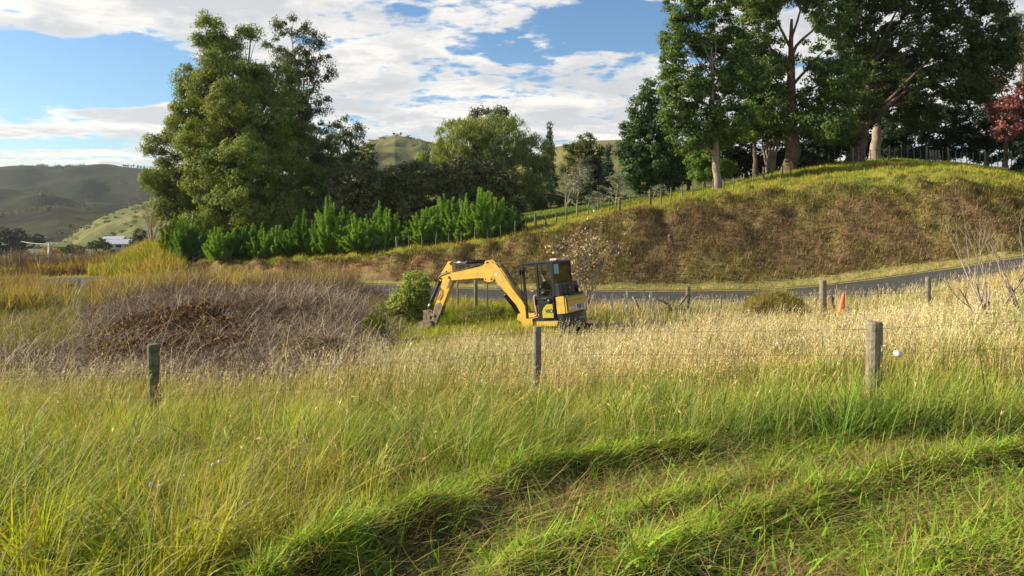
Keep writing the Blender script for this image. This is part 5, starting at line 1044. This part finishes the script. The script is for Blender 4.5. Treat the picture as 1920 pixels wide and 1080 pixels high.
def cloth(name, keys, grow, m):
    sub_ = []
    for c_ in ch:
        seg = [(k, p, (tuple(q + grow for q in r) if isinstance(r, tuple) else r + grow)) for k, p, r in c_ if k in keys]
        if len(seg) > 1: sub_.append(seg)
    me = mball_body(name, sub_, m, sub=2); me.materials.clear(); return link(name, me, M[m], person)
cloth('shirt', ('bel', 'chest', 'neckb', 'shr', 'elr', 'shl', 'ell', 'pel'), 0.012, 'shirt'); cloth('trousers', ('pel', 'hipr', 'hipl', 'knr', 'knl'), 0.014, 'trouser')
cloth('vest', ('bel', 'chest', 'neckb'), 0.026, 'vest')
bm = bmesh.new(); bmesh.ops.create_icosphere(bm, subdivisions=3, radius=1, matrix=Matrix.Translation((hx - 0.018, by, hz + 0.055)) @ Matrix.Diagonal((0.098, 0.088, 0.082, 1)))
bm_obj('hair', bm, 'hair', person, smooth=True)
bm = bmesh.new()
for s in (-1, 1):
    bmesh.ops.create_icosphere(bm, subdivisions=1, radius=0.009, matrix=Matrix.Translation((hx + 0.076, by + s * 0.028, hz + 0.02)))
bm_obj('eyes', bm, 'black', person)

# ------------------------------------------------------------------ fences
def add_post(bm, b, h, r, lean=(0, 0), sides=12):
    P = [Vector(b) + Vector((lean[0] * t, lean[1] * t, h * t)) for t in (0, 0.25, 0.5, 0.8, 0.985, 1.0)]
    add_tube(bm, P, [r * rng.uniform(0.95, 1.06), r * rng.uniform(0.95, 1.04), r * rng.uniform(0.95, 1.04), r, r * 0.98, r * 0.9], sides)
def post_obj(name, b, h, r, m, parent, lean=(0, 0), sides=12, label=None):
    bm = bmesh.new(); add_post(bm, (0, 0, 0), h, r, lean, sides); o = bm_obj(name, bm, m, parent, smooth=False); o.location = Vector(b) - parent.location
    if label: o['label'] = label
    return o
def wire_obj(pts, parent, r=0.003, sag=0.01, name='wire'):
    P = []
    for a, b in zip(pts, pts[1:]):
        a, b = Vector(a), Vector(b)
        for k in range(8):
            t = k / 8; q = a.lerp(b, t); q.z -= sag * (a - b).length * 4 * t * (1 - t) * 0.3; P.append(q)
    P.append(Vector(pts[-1])); bm = bmesh.new(); add_tube(bm, [p - parent.location for p in P], r, 4); return bm_obj(name, bm, 'wire', parent)
ff = empty('wire_fence', onground(1007, 11.0)); tag(ff, 'nearest wire fence of weathered round posts crossing the long grass', 'fence')
tops = []
for (px, py, Y, r, m, lean, lab, h) in ((-620, 655, 9.4, 0.075, 'post', (0, 0), None, 1.3), (287, 645, 10.0, 0.078, 'mosspost', (-0.05, 0), 'mossy green split post', 1.5), (1007, 612, 11.0, 0.062, 'post', (0.01, 0), 'grey brown round post', 1.3), (1640, 603, 9.0, 0.092, 'post', (0.02, 0), 'thick pale grey post, nearest to the camera', 1.3), (2350, 560, 8.4, 0.075, 'post', (0, 0), None, 1.3)):
    T = at(px, py, Y); post_obj('fence_post', (T.x - lean[0], T.y, T.z - h), h, r, m, ff, lean, 14, lab); tops.append(T)
for dz_ in (0.075, 0.38, 0.68): wire_obj([t_ + Vector((0, -0.075, -dz_)) for t_ in tops], ff, 0.0016)
bm = bmesh.new(); a = at(1650, 651, 8.9); b = at(1678, 660, 8.75); add_tube(bm, [a, a.lerp(b, 0.5) + Vector((0, 0, -0.008)), b], 0.004, 6); tw_ = bm_obj('tie_wire', bm, 'wire', None); tw_.data.transform(Matrix.Translation(-ff.location)); tw_.parent = ff
bm = bmesh.new(); c0 = at(1676, 659, 8.75); c1 = at(1691, 668, 8.72); add_tube(bm, [c0, c0.lerp(c1, 0.2), c0.lerp(c1, 0.5), c0.lerp(c1, 0.8), c1], [0.012, 0.03, 0.036, 0.03, 0.014], 12); io = bm_obj('insulator', bm, 'white', None, smooth=True); io.data.transform(Matrix.Translation(-ff.location)); io.parent = ff; io['label'] = 'white plastic insulator'
# roadside fence
rf = empty('roadside_fence', onground(1290, 27.5)); tag(rf, 'tumbledown post and wire fence along the near side of the road', 'fence'); tops = []
for px, py, Y, r, h, kind in ((-60, 540, 45, .08, 1.2, 0), (83, 529, 44.5, .11, 1.2, 0), (97, 533, 44.3, .035, 1.0, 1), (104, 535, 44, .035, 1.0, 1), (110, 533, 43.8, .035, 1.0, 1), (147, 523, 43.5, .11, 1.2, 0), (284, 523, 38, .07, 1.1, 0), (297, 525, 37.6, .03, 1.0, 1), (465, 521, 34, .10, 1.2, 0), (478, 528, 33.6, .03, 1.0, 1),
   (578, 524, 32, .05, 1.2, 0), (655, 540, 31, .03, 1.0, 1), (858, 526, 29.8, .035, 1.1, 1), (892, 525, 29.7, .075, 1.2, 0), (914, 526, 29.6, .03, 1.1, 1), (1147, 552, 28.4, .05, 1.1, 2), (1176, 546, 28.3, .04, 1.1, 2), (1220, 547, 28, .055, 1.1, 2), (1290, 537, 27.3, .085, 1.3, 0), (1352, 556, 26.5, .03, 1.0, 1), (1543, 525, 24, .11, 1.5, 0), (1562, 556, 24, .035, 1.0, 1), (1740, 520, 23, .08, 1.3, 0), (1990, 480, 23, .08, 1.3, 0)):
    T = at(px, py, Y); lean = (rng.uniform(-.05, .05), 0) if kind else (0, 0)
    post_obj(('fence_post', 'batten', 'marker_peg')[kind], (T.x - lean[0], T.y, T.z - h), h, r, ('post', 'post', 'whitepost')[kind], rf, lean, 9 if kind else 12)
    if kind == 0: tops.append(T)
for dz_ in (0.12, 0.45): wire_obj([t_ + Vector((0, -0.1, -dz_)) for t_ in tops], rf, 0.004)
a = at(1290, 552, 27.2); b = at(1272, 574, 27.0); o = tube('brace', [a - rf.location, b - rf.location], 0.05, 'post', rf, 8)
for (a, b, r) in (((1238, 560), (1262, 583), .05), ((1258, 572), (1224, 558), .035), ((1186, 556), (1200, 580), .04)):
    o = tube('fallen_rail', [at(*a, 27.4) - rf.location, at(*b, 27.2) - rf.location], r, 'post', rf, 7)
# fence along the top of the bank
def row_pt(px, rowv):
    u = np.array([(px - 960) / F]); yr, dr = rows_at(u); r = int(rowv); t = rowv - r; Y = yr[0, r] * (1 - t) + yr[0, r + 1] * t; return Vector((u[0] * Y, Y, gz(u[0] * Y, Y)))
bf = empty('bank_top_fence', row_pt(1250, 11.85)); tag(bf, 'long batten and wire fence climbing the bank top towards the tree stand', 'fence')
px = 388.0; k = 0; T1 = []
while px < 1500:
    p = row_pt(px, 11.85); big = k % 11 == 5; h = (1.0 if big else 0.84) * rng.uniform(0.93, 1.04); lean = (rng.normal(0, .035), 0)
    if abs(px - 1162) < 9: big = True
    post_obj('fence_post' if big else 'batten', p - Vector((0, 0, 0.15)), h + 0.15, 0.085 if big else 0.042, 'mosspost', bf, lean, 9 if big else 5); T1.append(p + Vector((lean[0], 0, h)))
    px += 0.62 / p.y * F * rng.uniform(0.93, 1.07) * (1.25 if px < 960 else 1); k += 1
for dz_ in (0.06, 0.3, 0.55): wire_obj([t_ - Vector((0, 0.03, dz_)) for t_ in T1[::5] + T1[-1:]], bf, 0.006, 0.004)
nf = empty('netting_fence', row_pt(1700, 12.5)); tag(nf, 'close battened garden fence under the trees on the crest at the right', 'fence'); px = 1530.0; k = 0; T1 = []
while px < 1925:
    p = row_pt(px, 12.35 + 0.35 * float(sst(px, 1600, 1700))); board = 1728 < px < 1765
    h = 1.25 if k % 6 == 0 else 1.0; post_obj('fence_post' if k % 6 == 0 else 'batten', p - Vector((0, 0, 0.2)), h + 0.2, 0.07 if (k % 6 == 0 or board) else 0.03, 'post', nf, (rng.normal(0, .03), 0), 7 if k % 6 == 0 else 5); T1.append(p + Vector((0, 0, 0.95)))
    px += (6 if board else 11.5) * rng.uniform(0.9, 1.1); k += 1
for dz_ in (0.02, 0.3, 0.6): wire_obj([t_ - Vector((0, 0.03, dz_)) for t_ in T1[::3] + T1[-1:]], nf, 0.008, 0.003)
rl = empty('rail_fence', onground(385, 52.5)); tag(rl, 'short wooden rail fence between the dark and lime hedge shrubs on the left ledge', 'fence')
for px in (362, 375, 383, 390, 397, 405, 412): b = onground(px, 52.5, -0.1); post_obj('fence_post' if px in (362, 383, 405) else 'batten', b, 1.05 if px in (362, 383, 405) else 0.85, 0.08 if px == 362 else 0.035, 'post', rl, (0, 0), 8)
for dz_ in (0.38, 0.72): tube('rail', [onground(364, 52.4, dz_) - rl.location, onground(388, 52.4, dz_) - rl.location, onground(414, 52.4, dz_) - rl.location], 0.04, 'post', rl, 6)

# ------------------------------------------------------------------ power pole, house
pb = at(92, 560, 150); pb.z = gz(pb.x, 150) - 0.3; pt = at(92, 457, 150); pp = empty('power_pole', pb); tag(pp, 'pale concrete power pole with crossarm beyond the road at the left', 'power pole')
H = pt.z - pb.z; tube('pole', [(0, 0, 0), (0, 0, H * 0.6), (0, 0, H)], [0.42, 0.3, 0.17], 'whitepost', pp, 8)
ca = Vector((math.cos(rad(35)), math.sin(rad(35)), 0)); arm_ = tube('crossarm', [Vector((0, 0, H - 0.35)) - ca * 1.5, Vector((0, 0, H - 0.35)) + ca * 1.5], 0.11, 'whitepost', pp, 4)
for k in (-1.35, -0.5, 0.5, 1.35): tube('insulator', [Vector((0, 0, H - 0.25)) + ca * k, Vector((0, 0, H + 0.1)) + ca * k], [0.09, 0.07], 'white', arm_, 8)
for k, ye in ((-1.35, 497), (-0.5, 493), (0.5, 489)):
    e = at(-90, ye + 27, 140); s = pt + ca * k; n_ = 14
    bm = bmesh.new(); add_tube(bm, [s.lerp(e, t / n_) - pb + Vector((0, 0, -3.0 * (t / n_) * (1 - t / n_))) for t in range(n_ + 1)], 0.035, 4); bm_obj('wire', bm, 'whitepost', pp)
e = at(40, 452, 190); bm = bmesh.new(); add_tube(bm, [pt.lerp(e, t / 8) - pb - Vector((0, 0, 0.6 * (t / 8) * (1 - t / 8) + 0.1)) for t in range(9)], 0.045, 4); bm_obj('service_wire', bm, 'whitepost', pp)
hb_ = at(226, 466, 285); hs = empty('farm_house', hb_, (0, 0, rad(12))); tag(hs, 'distant white farmhouse with a pale metal roof among trees at the left', 'house')
box('wall', -4.2, 4.2, -2.5, 2.5, -3.5, 1.9, 'wall', hs, 0.02)
prism('roof', [(-3.0, 1.95), (0, 3.5), (3.0, 1.95), (3.0, 1.8), (0, 3.3), (-3.0, 1.8)], -4.7, 4.7, 'roof', hs, axis=0)
for x0, x1 in ((-3.6, -1.8), (-0.9, 1.2), (2.2, 3.6)):
    w_ = box('window', x0 - 0.08, x1 + 0.08, -2.56, -2.5, 0.42, 1.58, 'wall', hs, 0); box('pane', x0, x1, -2.59, -2.565, 0.5, 1.5, 'darkglass', w_, 0)
box('verandah', -4.6, 4.6, -4.3, -2.6, 1.75, 1.88, 'roof', hs, 0.01)
for x in (-4.4, -1.5, 1.5, 4.4): box('verandah_post', x - 0.07, x + 0.07, -4.2, -4.06, -3.5, 1.74, 'wall', hs, 0)
h2 = at(214, 450, 305); s2 = empty('glasshouse', h2, (0, 0, rad(12))); tag(s2, 'pale long low roofed shed behind the distant farmhouse', 'shed')
box('wall', -3.4, 3.8, -2, 2, -3, 0.5, 'wall', s2, 0.02); prism('roof', [(-2.3, 0.5), (0, 1.5), (2.3, 0.5), (2.3, 0.4), (0, 1.35), (-2.3, 0.4)], -3.8, 4.1, 'roof', s2, axis=0)
for x in (-2.4, -0.6, 1.4): box('window', x, x + 1.1, -2.05, -2.0, -0.7, 0.2, 'darkglass', s2, 0)

# ------------------------------------------------------------------ road cone, mounds, stumps
cb = at(1573, 600, 23.6); cn = empty('traffic_cone', cb, (0, rad(11), 0)); tag(cn, 'orange traffic cone leaning in the dead grass beside the road', 'traffic cone')
bm = bmesh.new(); add_tube(bm, [(0, 0, z) for z in (0.04, 0.1, 0.35, 0.6, 0.8, 0.86, 0.87)], [0.165, 0.15, 0.108, 0.07, 0.045, 0.038, 0.02], 20); bm_obj('body', bm, 'orange', cn, smooth=True)
box('base', -0.2, 0.2, -0.2, 0.2, 0.0, 0.045, 'orange', cn, 0.015)
def mound(name, label, cat, c, R, m, blade=None, n=3000, seed=0, lo=0.1, hi=0.3):
    bm = bmesh.new(); bmesh.ops.create_icosphere(bm, subdivisions=5, radius=1.0)
    for v in bm.verts:
        p = v.co; q = 1 + 0.5 * (fbm([p.x * 2 + seed], [p.y * 2 + p.z * 1.7], 0.9, seed)[0] - 0.5) + 0.25 * (fbm([p.x * 7 + p.z * 3], [p.y * 7 + seed], 0.9, seed + 3)[0] - 0.5); v.co = Vector((p.x * R[0] * q, p.y * R[1] * q, p.z * R[2] * q))
    pts = np.array([v.co[:] for v in bm.verts if v.co.z > -0.1 * R[2]]); root = empty(name, c); tag(root, label, cat)
    bm_obj('earth', bm, m, root, smooth=True)
    if blade is not None:
        k = rng.integers(0, len(pts), n); P = pts[k] + rng.normal(0, 0.03, (n, 3)); cc = lerp(vary(blade[0], n, .2), vary(blade[1], n, .2), (rng.random(n) < .5)[:, None]); yw = np.arctan2(P[:, 1], P[:, 0]) + rng.normal(0, .7, n)
        foliage('grass_cover', [blades(P - [0, 0, 0.02], rng.uniform(lo, hi, n), rng.uniform(.008, .016, n), yw, np.abs(rng.normal(.5, .4, n)), np.abs(rng.normal(.9, .5, n)), 3, cc)], M['grass'], root)
    return root
mound('grassy_mound', 'grass topped heap of earth beside the road at the right', 'mound', onground(1452, 25, 0.15), (1.0, 0.7, 0.62), 'soil', (YG * 1.1, [0.30, 0.22, 0.09]), 4500, 3)
mound('spoil_heap', 'dark mossy heap of dug sods at the edge of the brambles', 'mound', onground(590, 18.6, 0.1), (1.0, 0.45, 0.42), 'soil', ([0.10, 0.10, 0.022], [0.15, 0.12, 0.045]), 3500, 8, 0.05, 0.14)
mound('spoil_heap', 'scraped brown earth heap in front of the hollow at the bucket', 'mound', onground(850, 25.6, -0.1), (1.7, 0.6, 0.26), 'soil', ([0.16, 0.11, 0.05], YG * 0.6), 3500, 12, 0.08, 0.35)
mound('grassy_mound', 'small green mound under the raised boom', 'mound', onground(925, 27, 0.0), (1.9, 0.8, 0.6), 'soil', (LUSH * 1.2, YG), 6000, 17, 0.15, 0.45)
mound('grassy_mound', 'low grassy hump at the foot of the excavator arm', 'mound', onground(885, 26.8, 0.0), (1.2, 0.7, 0.35), 'soil', (LUSH * 1.1, YG), 5000, 19, 0.15, 0.4)
def stump(label, c, h, r, m='bark'):
    root = empty('tree_stump', c); tag(root, label, 'stump'); bm = bmesh.new(); add_tube(bm, [(0, 0, 0), (0.01, 0, h * .5), (-0.03, 0, h * 0.85), (0.0, 0, h)], [r * 1.3, r, r * 1.05, r * .7], 9); bm_obj('wood', bm, m, root)
    tube('broken_limb', [(0, 0, h * .7), (r * 1.6, 0, h * 0.95), (r * 2.6, 0, h * .98)], [r * .5, r * .4, r * .2], m, root, 6)
stump('dark broken stump at the edge of the straw field left of the bucket', onground(727, 19.6, 0.1), 0.5, 0.07); p = row_pt(1256, 10.6); stump('small black stump sticking out of the middle of the cut bank', p + Vector((0, -0.1, -0.05)), 0.42, 0.11, 'bark')
M['petal'] = mat('faded_petals', (0.42, 0.36, 0.38), 0.8, nvar=0.2)
# pale flower heads in the long grass
for px, py, Y, lab in ((400, 872, 4.6, 'pale thistle head, left one of the close pair in the left grass'), (412, 866, 4.6, 'pale thistle head, right one of the close pair in the left grass'), (283, 908, 4.2, 'pale thistle head in the lower left grass'), (300, 911, 4.2, 'tiny pale thistle head beside the lower left one'), (557, 803, 5.8, 'pale thistle head between the left and middle posts'), (693, 868, 5.0, 'pale thistle head left of the middle of the grass'), (415, 700, 10.5, 'pale thistle head beside the mossy post'), (795, 794, 6.4, 'pale thistle head below the middle post, left'), (812, 792, 6.4, 'pale thistle head below the middle post, right'), (1610, 878, 5.2, 'white clover flower in the middle of the cut strip'), (1706, 925, 4.9, 'white clover flower at the right of the cut strip'), (46, 800, 5.5, 'pale thistle head at the far left of the grass')):
    T = at(px, py, Y); g0 = gz(T.x, T.y); root = empty('flower', (T.x, T.y, g0)); tag(root, lab, 'flower', 'pale flower heads in the grass'); h = max(T.z - g0, 0.05)
    tube('stem', [(0.03, 0, 0), (0.01, 0.01, h * .6), (0, 0, h)], 0.0025, 'mosspost', root, 5); bm = bmesh.new(); bmesh.ops.create_icosphere(bm, subdivisions=2, radius=0.011, matrix=Matrix.Translation((0, 0, h)))
    for v in bm.verts: v.co += Vector(rng.normal(0, .0022, 3))
    bm_obj('petals', bm, 'petal', root)

# ------------------------------------------------------------------ the air
bm = bmesh.new(); add_prism(bm, [(-7000, -60), (7000, -60), (7000, 2300), (-7000, 2300)], -140, 125, axis=2)
vm = bpy.data.materials.new('air'); vm.use_nodes = True; t = vm.node_tree; t.nodes.clear(); pv = t.nodes.new('ShaderNodeVolumePrincipled'); oo = t.nodes.new('ShaderNodeOutputMaterial')
pv.inputs['Color'].default_value = (0.80, 0.88, 1.0, 1); pv.inputs['Density'].default_value = 0.00009; pv.inputs['Anisotropy'].default_value = 0.35; t.links.new(pv.outputs[0], oo.inputs['Volume'])
M['air'] = vm; hz_ = bm_obj('haze', bm, 'air'); tag(hz_, 'thin bluish haze in the air over the valley', 'haze', kind='stuff')
SC.cycles.volume_bounces = 0
